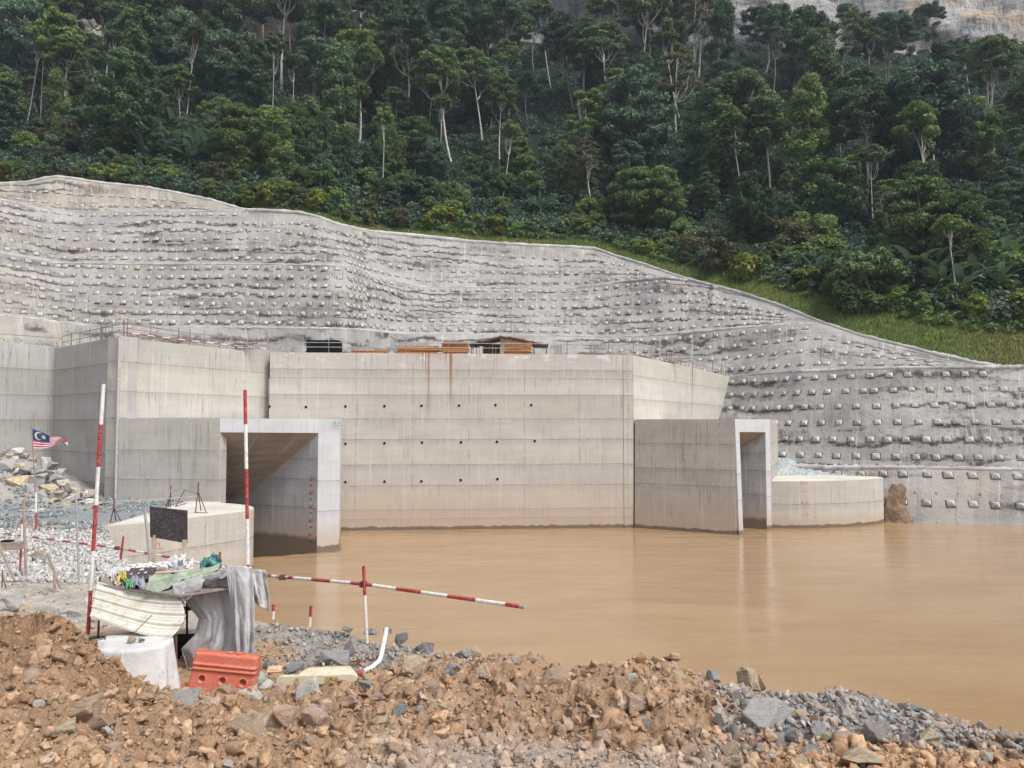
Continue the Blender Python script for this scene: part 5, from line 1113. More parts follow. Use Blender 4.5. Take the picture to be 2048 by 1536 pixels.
scatter('soil_lumps', 'bigger crumbly brown lumps of dug soil on the near berm', 'clod', px, D, lgn(n, .05, .25, 2.2), cf, .35)
n = 5200; px = 1420 + 800 * rr.rand(n); D = 7.6 + 3.2 * rr.rand(n)
scatter('rock_debris', 'grey and bluish rock debris along the right bank', 'stone', px, D, lgn(n, .018, .17, 2.6), lambda p, d, c: cj(c * .5 + .5 * np.array([(.40, .405, .41), (.50, .49, .48), (.30, .315, .33), (.56, .49, .41)])[rr.randint(4, size=len(p))], .12))
n = 6500; px = 500 + 620 * rr.rand(n); D = 11 + 3.2 * rr.rand(n)
scatter('bank_stones', 'small grey stones and grit on the bank beside the bent pipe', 'stone', px, D, lgn(n, .015, .16, 2.8), lambda p, d, c: cj(c * .5 + .5 * np.array([(.28, .30, .32), (.44, .43, .41), (.22, .25, .28), (.52, .43, .33)])[rr.randint(4, size=len(p))], .12))
n = 22000; px = -80 + 480 * rr.rand(n); D = np.exp(math.log(21) + rr.rand(n) * math.log(38 / 21))
scatter('white_gravel', 'coarse white crushed gravel sloping down beside the left pier', 'stone', px, D, lgn(n, .06, .30, 2.2), lambda p, d, c: cj(np.array([(.58, .575, .56), (.48, .475, .47), (.62, .60, .57), (.34, .34, .345)])[rr.choice(4, len(p), p=[.45, .25, .2, .1])], .1), .1)
n = 9000; px = -80 + 520 * rr.rand(n); D = 38 + 17 * rr.rand(n); m_ = fbm(px / 60, D / 2.5, 0, 3, 4) > -.12; px, D = px[m_], D[m_]
scatter('blue_gravel', 'bluish crushed gravel on the track below the left wall', 'stone', px, D, lgn(len(px), .08, .34, 1.6), lambda p, d, c: cj(np.array([(.26, .30, .32), (.36, .39, .40), (.45, .45, .44), (.20, .23, .25)])[rr.randint(4, size=len(p))], .1), .1)
n = 2600; px = -60 + 640 * rr.rand(n); D = 12 + 10 * rr.rand(n)
scatter('pale_grit', 'pale grit and pebbles on the dusty ground at left', 'stone', px, D, lgn(n, .02, .16, 3), lambda p, d, c: cj(c, .12))

# ================================================================ OBJECTS
def banded(m, a, b, r, breaks, first='r', n=10):
    # tube from a to b; breaks are fractions where red changes to white and back
    a, b = np.array(a), np.array(b); fr = [0] + list(breaks) + [1]; k = 0 if first == 'r' else 1
    for i in range(len(fr) - 1): m.tube([a + (b - a) * fr[i], a + (b - a) * fr[i + 1]], r, n, m=(k + i) % 2)
    return m
RW = [PT['red'], PT['white']]
def pole(name, pts, r, breaks, first, label, cat_, group=None, extra=None):
    m = MB(); banded(m, pts[0], pts[1], r, breaks, first); 
    if extra: extra(m)
    return tag(m.build(name, RW + [PT['rust']], None, smooth=False), label, cat_, group)
# the two tall banded poles
D = 12.3; ys = [768, 850, 936, 1008, 1103, 1180, 1265, 1296]
top, bot = at(207, 768, D), at(174, 1300, D); pole('marker_pole', (top, bot), .030, [(y - 768) / 532 for y in (850, 936, 1012, 1104, 1182, 1268)], 'w', 'tall red and white marker pole left of the shelter, leaning slightly right', 'pole', 'tall red and white marker poles beside the shelter')
D = 12.9; top, bot = at(490, 780, D), at(500, 1345, D); pole('marker_pole', (top, bot), .030, [(y - 780) / 565 for y in (850, 940, 1040, 1131, 1218)], 'r', 'tall red and white marker pole right of the shelter, red at its tip', 'pole', 'tall red and white marker poles beside the shelter')
# the long banded barrier rail that falls towards the right
rp_ = [at(-60, 1058, 27.5), at(235, 1096, 20.5), at(330, 1113, 18.2), at(530, 1151, 15.0), at(727, 1168, 13.1), at(1040, 1213, 11.1)]
L = np.concatenate([[0], np.cumsum([np.linalg.norm(rp_[i + 1] - rp_[i]) for i in range(5)])])
def rail_at(s): return np.array([np.interp(s, L, [p[k] for p in rp_]) for k in range(3)])
r_ = root('barrier_rail', at(727, 1168, 13.1), 'long red and white banded pipe rail sloping across the picture towards the water', 'rail')
for si, (s0, s1, nm) in enumerate([(0, L[1] + .8, 0), (L[1] + .3, L[3] + .9, 1), (L[3] + .4, L[5], 0)]):
    m = MB(); s = s0; k = si % 2
    while s < s1 - .01: e = min(s + .56, s1); m.tube([rail_at(s), rail_at(e)], .030, 10, m=k); k = 1 - k; s = e
    m.build('rail_pipe', RW, r_)
m = MB(); m.tube([rail_at(L[5]) , rail_at(L[5]) + (rail_at(L[5]) - rail_at(L[5] - .1)) * .9], .031, 10, m=0); m.build('pipe_end', PT['galv'], r_)
for s in (L[4], L[1], L[3] + .6): c = rail_at(s); MB().box(c + (0, -.03, .0), (.11, .09, .09)).tube([c + (-.06, -.05, .03), c + (.08, -.08, .05)], .008, 6).build('pipe_clamp', PT['rust'], r_)
def post(px, y0, y1, D, px1, breaks, first, label, r=.028, group='short red and white posts'):
    return pole('barrier_post', (at(px, y0, D), at(px1, y1, D)), r, breaks, first, label, 'post', group)
post(727, 1132, 1286, 13.0, 734, [.38], 'r', 'red and white post at the water edge carrying the long rail')
post(247, 1073, 1160, 20.3, 236, [.53], 'r', 'red and white post standing in front of the left pier')
post(45, 1035, 1142, 22.5, 40, [.12, .58], 'r', 'red and white post with a small wooden box at the far left')
post(547, 1209, 1238, 14.2, 546, [.45], 'r', 'short red stub at the water edge, left of the pair'); post(622, 1212, 1254, 14.0, 619, [.5], 'r', 'short red stub at the water edge, right of the pair')
post(72, 985, 1074, 37.0, 72, [.45], 'w', 'red and white lower section of the flag mast on the gravel', .045); post(440, 1104, 1150, 18.0, 441, [.7], 'r', 'short red post end showing above the green tarpaulin')
# grey and brown stakes
def stake(a, b, D, r, mat, label, b2=None):
    m = MB().tube([at(*a, D), at(*b, b2 or D)], r, 6); return tag(m.build('stake', mat), label, 'stake', 'stakes stuck in the ground at the left')
wd = M_plain('old_wood', (.34, .28, .23), .85, .2, .35, 8)
stake((152, 993), (158, 1166), 20.5, .035, PT['galv'], 'straight grey pipe stake in the middle of the white gravel'); stake((289, 1015), (300, 1122), 18.5, .035, PT['galv'], 'grey pipe stake just left of the black board')
stake((47, 1000), (52, 1150), 21, .04, wd, 'long weathered stake left of the white gravel'); stake((95, 1106), (121, 1176), 19, .04, wd, 'leaning brown stake of the crossed pair'); stake((108, 1140), (110, 1186), 18.8, .035, wd, 'upright pale stake of the crossed pair')
stake((-2, 1090), (30, 1162), 20, .035, wd, 'reddish stake leaning right at the left edge'); stake((5, 1140), (4, 1180), 19.5, .015, PT['rust'], 'thin rusty rod at the left edge'); stake((5, 1152), (14, 1182), 19.3, .015, PT['rust'], 'thin rusty rod leaning beside the other rod at the left edge')
# wooden box nailed on the post
m = MB(); c = at(24, 1091, 22.2); m.box(c, (.52, .30, .22), .15); m.box(c + (-.12, -.02, .13), (.26, .24, .05), .15, 1); tag(m.build('wooden_box', [wd, PT['dark']]), 'small pale wooden box with a dark top on the left post', 'box')
# flag on its mast
fr_ = root('flag', at(64, 860, 37), 'striped red and white flag with a blue corner, flying from a thin mast', 'flag')
m = MB().tube([at(63, 851, 37), at(66, 900, 37), at(71, 986, 37)], [.028, .03, .04], 8).build('mast', PT['steel'], fr_)
nu, nv = 150, 90; U, Vv = np.meshgrid(np.linspace(0, 1, nu), np.linspace(0, 1, nv))
topx = ip(U, [(0, 64), (.25, 84), (.48, 97), (.75, 118), (1, 135)]); topy = ip(U, [(0, 857), (.25, 864.5), (.48, 871), (.75, 874), (1, 877.5)])
botx = ip(U, [(0, 65), (.25, 82), (.48, 100), (.75, 120), (1, 136)]); boty = ip(U, [(0, 897), (.25, 897), (.48, 894), (.75, 887), (.88, 884), (1, 892)])
PXf = topx * (1 - Vv) + botx * Vv; PYf = topy * (1 - Vv) + boty * Vv + 1.0 * np.sin(U * 14 + Vv * 3) * U; Pf = atv(PXf, PYf, 37 + .16 * np.sin(U * 13 + Vv * 4) * (.2 + U) - .25 * U)
tx, ty = .5 * 1.0, .5; col = np.zeros((nv, nu, 3)); st = (np.floor(Vv * 14).astype(int) % 2 == 0)[..., None]; col[:] = np.where(st, (.55, .05, .10), (.78, .72, .74))
can = (U < .5) & (Vv < 8 / 14); col[can] = (.02, .09, .30)
ux, vy = U * 2.0, Vv; d1 = np.hypot(ux - .36, vy - .285); d2 = np.hypot(ux - .42, vy - .285); col[can & (d1 < .225) & (d2 > .19) ] = (.85, .72, .08)
a_ = np.arctan2(vy - .285, ux - .64); ds = np.hypot(ux - .64, vy - .285); col[can & (ds < .075 + .075 * np.abs(np.cos(a_ * 7)) ** 2)] = (.85, .72, .08)
t = NT('flag_cloth', .75, .2); t.col(t.attr()); mk('flag_cloth', Pf.reshape(-1, 3), gridf(nu, nv), t.m, fr_, col=col.reshape(-1, 3), smooth=True)
# black board on two wooden legs
bd = root('black_board', at(337, 1110, 15.5), 'blank black board on two wooden legs in front of the left pier', 'board')
D = 15.5; m = MB(); c = [at(299, 1013, D), at(374, 1021, D + .3), at(374, 1087, D + .3), at(300, 1074, D)]; n_ = np.array((-.12, .02, 0)) * 0 + np.array((0, .035, 0))
V = c + [p + n_ for p in c]; m.add(V, [(0, 1, 2, 3), (7, 6, 5, 4), (0, 4, 5, 1), (1, 5, 6, 2), (2, 6, 7, 3), (3, 7, 4, 0)]); m.build('board_panel', PT['black'], bd, bevel=.004)
for a, b in (((308, 1070), (307, 1140)), ((369, 1080), (368, 1135))): MB().tube([at(*a, D + .06), at(*b, D + .06)], .05, 4).build('leg', M_plain('pale_timber', (.50, .41, .30), .85), bd)
# wire rail on trestles over the pier
wr_ = root('cable_rail', at(400, 1020, 47), 'thin steel pipe rail running from the left edge to rusty trestles on the left pier', 'rail')
MB().tube([at(-40, 1041, 37), at(0, 1035, 38), at(105, 1020, 41), at(227, 1003, 43.0), at(300, 1000, 45), at(396, 992, 47.0)], .028, 6).build('rail_pipe', PT['galv'], wr_)
MB().tube([at(230, 1012, 43), at(280, 1002, 46), at(342, 982, 49), at(368, 979, 50), at(395, 987, 47.1)], .024, 6).build('rail_pipe', PT['steel'], wr_)
for (tx_, ty_, D, fl, fr2, by) in ((228, 1000, 43.0, 219, 246, 1051), (396, 968, 47.0, 391, 413, 1025), (341, 975, 50, 331, 341, 1018)):
    tp_ = at(tx_, ty_ + 14, D); m = MB(); m.tube([at(tx_ + 1, ty_ - 4, D), at(tx_, ty_ + 20, D)], .04, 6); zf = at(fl, by, D)
    m.tube([tp_, at(fl, by, D)], .035, 6); m.tube([tp_, at(fr2, by + 1, D)], .03, 6); m.tube([tp_, at((fl + fr2) / 2, by - 4, D + 1)], .03, 6); m.tube([at(fl - 2, by, D), at(fr2 + 3, by + 1, D)], .03, 6)
    tag(m.build('trestle', PT['rust']), {228: 'rusty trestle on the near left corner of the left pier', 396: 'rusty trestle on the middle of the left pier', 341: 'rusty trestle behind the left pier by the wall'}[tx_], 'trestle', 'rusty trestles carrying the pipe rail')
MB().tube([at(369, 981, 50), at(352, 1012, 50)], .03, 6).tube([at(350, 1013, 50), at(372, 1007, 50.6)], .03, 6).build('brace', PT['rust'], wr_)
# blue sheet and white board at the foot of the rock heap
def sheet(name, corners, mat, label, cat_, amp=.04, n=22, fold=9.0, seed=0, thick=0, group=None, parent=None):
    # a crumpled sheet over four corners (top left, top right, bottom right, bottom left)
    A, B, Cc, Dd = [np.array(c, float) for c in corners]; U, V_ = np.meshgrid(np.linspace(0, 1, n), np.linspace(0, 1, n))
    P = (A * (1 - U[..., None]) + B * U[..., None]) * (1 - V_[..., None]) + (Dd * (1 - U[..., None]) + Cc * U[..., None]) * V_[..., None]
    nn = np.cross(B - A, Dd - A); nn /= np.linalg.norm(nn); h = np.abs(fbm(U * fold * .35 + seed, V_ * fold * .35, seed, 4, 90 + seed)) * 2 - .3
    P = P + nn * (h * amp)[..., None]; P[..., 0] += .25 * amp * vn(U * 9, V_ * 9, seed, 3); P[..., 2] += .5 * amp * vn(U * 8, V_ * 8, seed + 3, 5)
    o = mk(name, P.reshape(-1, 3), gridf(n, n), mat, parent, smooth=True)
    if label: tag(o, label, cat_, group)
    return o
bl = M_plain('blue_sheet', (.08, .20, .45), .5); sheet('plastic_sheet', [at(18, 1012, 50.5), at(48, 1013, 50.5), at(46, 1018, 49.5), at(24, 1018, 49.5)], bl, 'crumpled blue plastic sheet at the foot of the rock heap', 'sheet', .2)
m = MB().box(at(66, 1020, 49.3) + (0, 0, .0), (1.2, .8, .10), .1); tag(m.build('flat_board', PT['white']), 'pale flat board lying at the foot of the rock heap', 'board')

# ---------------------------------------------------------------- the shelter
def M_cloth(name, a, b, dirt, ds=.5, mud=None):
    t = NT(name, .95, .05); o = t.obj(); c = t.mix(t.rng(t.noise(o, 1.6, 6, .65), .35, .65), a, b)
    c = t.mix(t.rng(t.noise(t.scl(o, (1, 1, .35)), 5, 6, .75), .55, .72, 0, ds), c, dirt); c = t.mix(t.rng(t.noise(o, 26, 3), .66, .72, 0, .6), c, tuple(x * .6 for x in dirt))
    t.col(c); t.bump(t.ma('ADD', t.noise(o, 60, 4), t.ma('MULTIPLY', t.noise(o, 9, 5, .7), 2)), .5, .012); return t.m
mcl = M_cloth('grey_cloth', (.40, .40, .415), (.52, .52, .53), (.27, .25, .24)); mclw = M_cloth('white_cloth', (.48, .48, .49), (.63, .63, .62), (.33, .27, .23), .75)
def curtain(name, L_, R_, D0, nfold, amp, mat, label, cat_, nu=150, nv=70, seed=0, topround=0, parent=None, group=None):
    # a hanging cloth: left and right edges drawn as pixel lines, folds deepen downwards
    V_ = np.linspace(0, 1, nv); U = np.linspace(0, 1, nu); UU, VV = np.meshgrid(U, V_)
    lx = np.interp(V_, np.linspace(0, 1, len(L_)), [p[0] for p in L_]); ly = np.interp(V_, np.linspace(0, 1, len(L_)), [p[1] for p in L_])
    rx = np.interp(V_, np.linspace(0, 1, len(R_)), [p[0] for p in R_]); ry = np.interp(V_, np.linspace(0, 1, len(R_)), [p[1] for p in R_])
    wob = UU + .035 * np.sin(VV * 5 + UU * 9 + seed) + .05 * fbm(UU * 3, VV * 1.5, seed, 3, 70 + seed)
    fold = np.abs(np.sin(wob * math.pi * nfold)) ** .7 * .45 + .12 * np.sin(wob * math.pi * nfold * 2.3 + 1 + 4 * VV) + 1.5 * fbm(wob * nfold * .8 + VV * .8, VV * 1.6, seed, 4, 60 + seed) + .25 * (1 - np.abs(fbm(UU * 5 - VV * 2, VV * 3, seed, 3, 33))) 
    PXc = lx[:, None] * (1 - UU) + rx[:, None] * UU + 2.5 * np.sin(wob * math.pi * nfold + 1); PYc = ly[:, None] * (1 - UU) + ry[:, None] * UU
    dep = D0 - amp * fold * (.25 + .75 * VV) + topround * (1 - VV) ** 6 * .5; P = atv(PXc, PYc, dep)
    o = mk(name, P.reshape(-1, 3), gridf(nu, nv), mat, parent, smooth=True)
    md = o.modifiers.new('thickness', 'SOLIDIFY'); md.thickness = .008
    if label: tag(o, label, cat_, group)
    return o
sh = root('shelter_frame', at(430, 1330, 12.4), 'low makeshift shelter frame of rusty bars under the cloths and junk', 'shelter')
MB().tube([at(351, 1240, 11.8), at(353, 1400, 11.7)], .022, 6).build('leg', PT['rust'], sh); MB().tube([at(374, 1205, 12.4), at(374, 1300, 12.4)], .018, 6).build('leg', PT['dark'], sh)
MB().tube([at(200, 1155, 12.4), at(196, 1290, 12.3)], .018, 6).build('leg', PT['rust'], sh)
z1 = at(350, 1178, 11.9)[2]
def onz(px, py): return atz(px, py, z1)
m = MB(); q = [at(198, 1168, 11.9), at(360, 1190, 11.6), at(505, 1168, 12.2), at(500, 1142, 13.6), at(300, 1132, 13.8), at(212, 1146, 13.2)]; m.add(q + [p - (0, 0, .03) for p in q], [(0, 1, 2, 3, 4, 5), (11, 10, 9, 8, 7, 6)] + [(i, i + 6, (i + 1) % 6 + 6, (i + 1) % 6) for i in range(6)]); m.build('roof_board', PT['steel'], sh)
# dark things under the roof
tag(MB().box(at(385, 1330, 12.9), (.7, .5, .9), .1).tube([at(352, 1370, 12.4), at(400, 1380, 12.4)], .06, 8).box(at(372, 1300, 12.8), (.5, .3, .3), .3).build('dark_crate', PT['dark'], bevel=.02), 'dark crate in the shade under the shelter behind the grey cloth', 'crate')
# ribbed metal sheet leaning on the front
cs_ = M_plain('cream_metal', (.56, .55, .49), .45, .4, .12, 2, ((.40, .30, .20), .55))
A, B, Cc, Dd = at(194, 1163, 11.95), at(352, 1189, 11.75), at(343, 1271, 11.25), at(181, 1238, 11.35); nu, nv = 60, 90; U, V_ = np.meshgrid(np.linspace(0, 1, nu), np.linspace(0, 1, nv))
P = (A * (1 - U[..., None]) + B * U[..., None]) * (1 - V_[..., None]) + (Dd * (1 - U[..., None]) + Cc * U[..., None]) * V_[..., None]
P[..., 0] += .13 * np.sin(math.pi * V_) * U ** 2 * 1.2; P[..., 2] -= .03 * np.sin(math.pi * U * 1.0) * 2; nn = np.cross(B - A, Dd - A); nn /= np.linalg.norm(nn); nn = nn if nn[1] < 0 else -nn
prof = np.zeros_like(V_)
for v0, wv, hh in ((.04, .020, .02), (.22, .022, .035), (.30, .012, .012), (.36, .012, .012), (.47, .022, .035), (.55, .012, .012), (.61, .012, .012), (.72, .022, .035), (.80, .012, .012), (.96, .02, .02)): prof += hh * np.clip(1.4 - np.abs(V_ - v0) / wv, 0, 1)
P += nn * (prof + .05 * np.sin(math.pi * U * 1.5 + .6) * V_ + .012 * fbm(U * 4, V_ * 4, 0, 3, 3))[..., None]
o = mk('corrugated_sheet', P.reshape(-1, 3), gridf(nu, nv), cs_, smooth=True); o.modifiers.new('thickness', 'SOLIDIFY').thickness = .004
tag(o, 'curved cream ribbed metal sheet leaning on the front of the shelter', 'metal sheet')
tag(MB().tube([at(304, 1230, 11.25), at(266, 1268, 11.05)], .006, 5).build('iron_rod', PT['rust']), 'thin rusty rod leaning on the cream metal sheet', 'rod')
# white cloth covering a low round table
tb = root('covered_table', at(262, 1370, 11.1), 'low table under a white stained cloth with stones on top, left of the red barrier', 'table')
nth, nr_ = 140, 40; V = []; ctr = at(262, 1281, 11.1); rx, ry = .56, .50; TH = np.linspace(0, 2 * math.pi, nth, endpoint=False); zb_ = at(262, 1405, 10.9)[2]
for j in range(nr_):
    q = j / (nr_ - 1)
    for th in TH:
        rad = min(1, q / .35); 
        if q <= .35: x, y, z = math.cos(th) * rx * rad, math.sin(th) * ry * rad, ctr[2] - .006 * rad ** 4 + .01 * vn(math.cos(th) * rad * 3, math.sin(th) * rad * 3, 0, 3)
        else:
            v = (q - .35) / .65; f_ = 1 + .02 * v + v * (.13 * abs(math.sin(th * 4.5 + .8)) ** .8 + .06 * math.sin(th * 13 + 2 * v)) + .06 * v; x, y, z = math.cos(th) * rx * f_ * (1 + .06 * v), math.sin(th) * ry * f_, ctr[2] - .01 - v * (ctr[2] - zb_) - .0
        V.append((ctr[0] + x, ctr[1] + y, z))
Fq = [(j * nth + i, j * nth + (i + 1) % nth, (j + 1) * nth + (i + 1) % nth, (j + 1) * nth + i) for j in range(nr_ - 1) for i in range(nth)]
o = mk('table_cloth', V, Fq, mclw, tb, smooth=True)
MB().prism([(ctr[0] + .5 * rx / .56 * math.cos(a), ctr[1] + .44 * math.sin(a)) for a in np.linspace(0, 6.28, 20)[:-1]], ctr[2] - .05, ctr[2] - .012).build('table_top', wd, tb)
for a, b in ((-.3, -.3), (.3, -.3), (.3, .3), (-.3, .3)): MB().box((ctr[0] + a, ctr[1] + b, (ctr[2] + zb_) / 2 - .05), (.05, .05, ctr[2] - zb_ - .05)).build('leg', wd, tb)
rock(262, 1281, 20, 18, 'cream', 'lumpy beige stone lying on the white table cloth', 'stones on the white table cloth', D=10.95); rock(282, 1280, 18, 8, 'grey', 'flat grey stone lying on the white table cloth', 'stones on the white table cloth', D=10.95)
m = MB(); pts = [at(195, 1281, 10.9) + np.array((.10 * math.cos(a), .09 * math.sin(a), .012 + .003 * a)) for a in np.linspace(0, 12.5, 50)]; tag(m.tube(pts, .006, 5).build('wire_coil', PT['dark']), 'small coil of dark wire on the left of the white cloth', 'wire')
# grey cloths hanging over the right of the shelter
curtain('hanging_cloth', [(352, 1172), (350, 1182), (376, 1212), (396, 1237), (388, 1270), (360, 1298), (371, 1330), (378, 1400)], [(470, 1130), (480, 1160), (485, 1200), (485, 1250), (487, 1300), (487, 1340), (487, 1380), (486, 1400)], 12.2, 3.1, .20, mcl, 'large grey cloth hanging in folds behind the red barrier', 'cloth', topround=-.2)
curtain('hanging_cloth', [(446, 1128), (452, 1150), (458, 1200), (463, 1250), (466, 1300), (468, 1345)], [(503, 1135), (505, 1165), (508, 1210), (508, 1260), (508, 1300), (500, 1340)], 11.95, 2.4, .15, mcl, 'narrow grey cloth hanging in deep folds by the right tall pole', 'cloth', seed=3)
curtain('hanging_cloth', [(480, 1140), (490, 1152), (500, 1170), (506, 1195), (508, 1205)], [(528, 1139), (533, 1150), (532, 1170), (536, 1190), (537, 1222)], 12.6, 2.4, .10, mclw, 'short ragged white cloth flap right of the right tall pole', 'cloth', nu=70, nv=50, seed=5)
curtain('hanging_cloth', [(345, 1168), (343, 1175), (348, 1190), (355, 1203), (368, 1210)], [(402, 1150), (404, 1166), (400, 1180), (392, 1185), (378, 1196)], 11.75, 2.0, .06, mclw, 'bright folded end of cloth bunched on the shelter corner', 'cloth', nu=60, nv=40, seed=7)
sheet('cloth_top', [at(400, 1142, 13.0), at(500, 1136, 13.0), at(508, 1152, 11.95), at(385, 1166, 11.9)], mclw, 'white crumpled cloth lying over the right of the shelter roof', 'cloth', .10, 40, 12, 2)
# junk on the roof
JG = 'junk piled on the shelter roof'
m = MB(); c = [at(262, 1136, 13.0), at(314, 1134, 13.0), at(303, 1156, 12.3), at(244, 1158, 12.2)]; m.add(c + [p - (0, 0, .02) for p in c], [(0, 1, 2, 3), (7, 6, 5, 4), (0, 4, 5, 1), (1, 5, 6, 2), (2, 6, 7, 3), (3, 7, 4, 0)])
for a, b, w1 in ((281, 1140, 8), (277, 1147, 4), (290, 1146, 5), (262, 1149, 4)):
    p = [at(a, b, 12.55), at(a + w1, b - 1, 12.58), at(a + w1 - 1, b + 2, 12.5), at(a - 2, b + 3, 12.5)]; m.add([v + (0, -.01, .02) for v in p], [(0, 1, 2, 3)], 1)
tag(m.build('slotted_board', [M_plain('brown_plastic', (.09, .06, .075), .5, .4), mclw]), 'dark brown slotted board lying on the shelter roof', 'board', JG)
yl = M_plain('yellow_plastic', (.50, .42, .12), .6); gn = M_plain('green_plastic', (.08, .33, .17), .6); tl = M_plain('teal_tarpaulin', (.06, .27, .27), .6, .3, .5, 5, ((.35, .36, .28), .6)); gt = M_plain('olive_tarpaulin', (.26, .32, .25), .7, .2, .4, 4, ((.42, .40, .30), .6))
zeb = NT('spotted_cloth', .95, .05); zeb.col(zeb.mix(zeb.rng(zeb.noise(zeb.obj(), 13, 2, .5, 1.5), .54, .58, 0, .85), (.66, .65, .64), (.16, .15, .15)))
sheet('plastic_bag', [at(240, 1142, 12.4), at(252, 1146, 12.4), at(258, 1166, 11.9), at(236, 1156, 12)], yl, 'yellow plastic bag on the left of the shelter roof', 'bag', .09, seed=1, group=JG)
sheet('plastic_bag', [at(252, 1156, 12.1), at(266, 1158, 12.1), at(266, 1174, 11.7), at(250, 1170, 11.75)], gn, 'bright green plastic scrap below the yellow bag', 'bag', .06, seed=2, group=JG)
sheet('rag', [at(222, 1150, 12.5), at(242, 1150, 12.4), at(250, 1172, 11.9), at(228, 1166, 11.9)], M_cloth('pink_rag', (.50, .38, .34), (.60, .52, .48), (.3, .22, .2)), 'pinkish brown rag on the left end of the shelter roof', 'rag', .09, seed=3, group=JG)
sheet('rag', [at(258, 1155, 12.2), at(285, 1154, 12.3), at(290, 1178, 11.7), at(264, 1176, 11.7)], M_cloth('blue_grey_rag', (.20, .22, .26), (.36, .36, .42), (.12, .12, .13)), 'dark blue grey rag in front of the slotted board', 'rag', .10, seed=4, group=JG)
sheet('tarpaulin', [at(300, 1152, 12.4), at(440, 1128, 12.9), at(436, 1143, 12.3), at(287, 1186, 11.6)], gt, 'long olive green tarpaulin strip folded across the shelter roof', 'tarpaulin', .07, 46, 10, 5, group=JG)
sheet('tarpaulin', [at(402, 1128, 13.2), at(432, 1112, 13.2), at(442, 1134, 12.8), at(398, 1144, 12.7)], tl, 'crumpled teal tarpaulin bundle, tallest of the junk', 'tarpaulin', .20, 40, 5, 6, group=JG)
sheet('tarpaulin', [at(406, 1118, 13.3), at(440, 1124, 13.3), at(440, 1140, 12.9), at(410, 1130, 12.9)], tl, 'teal tarpaulin fold sticking up at the right of the bundle', 'tarpaulin', .15, 30, 4, 9, group=JG)
sheet('sack', [at(340, 1122, 13.4), at(370, 1106, 13.4), at(368, 1128, 13.1), at(332, 1134, 13.1)], mclw, 'bright white sack lying at the back of the shelter roof', 'sack', .15, 30, 5, 7, group=JG)
sheet('spotted_cloth', [at(255, 1130, 13.6), at(345, 1122, 13.6), at(335, 1138, 13.1), at(240, 1142, 13.0)], zeb.m, 'white cloth with dark spots along the back edge of the shelter roof', 'cloth', .05, 50, 5, 8, group=JG)
sheet('spotted_cloth', [at(366, 1120, 13.6), at(387, 1116, 13.6), at(385, 1134, 13.2), at(362, 1136, 13.2)], zeb.m, 'small bundle of striped cloth beside the white sack', 'cloth', .06, 30, 5, 10, group=JG)
sheet('spotted_cloth', [at(212, 1140, 13.2), at(240, 1130, 13.4), at(246, 1146, 12.8), at(216, 1156, 12.6)], mclw, 'grey white crumpled cloth at the left end of the roof', 'cloth', .06, 30, 5, 11, group=JG)
m = MB().box(at(322, 1140, 12.9), (.15, .12, .10), .2); tag(m.build('clay_block', wd, bevel=.02), 'small brown block right of the slotted board', 'block', JG)
for i, (a, b, cc) in enumerate((((306, 1150), (405, 1136), 'middle'), ((310, 1146), (400, 1140), 'rear'), ((300, 1156), (395, 1146), 'front'))): tag(MB().tube([at(*a, 12.6 - .1 * i), at(*b, 13.0 - .1 * i)], .018, 6).build('bamboo_stick', M_plain('bamboo', (.50, .38, .27), .7)), f'{cc} of three thin sticks lying across the shelter roof', 'stick', JG)
sheet('rag', [at(322, 1138, 13.1), at(372, 1134, 13.1), at(370, 1142, 12.8), at(320, 1150, 12.7)], M_cloth('slate_rag', (.24, .25, .27), (.42, .42, .46), (.2, .18, .16)), 'slate grey rag behind the sticks on the roof', 'rag', .09, seed=12, group=JG)
sheet('white_scrap', [at(170, 1196, 12.9), at(190, 1182, 12.9), at(188, 1200, 12.8), at(176, 1216, 12.8)], PT['white'], 'white torn board scrap behind the left tall pole', 'scrap', .01)

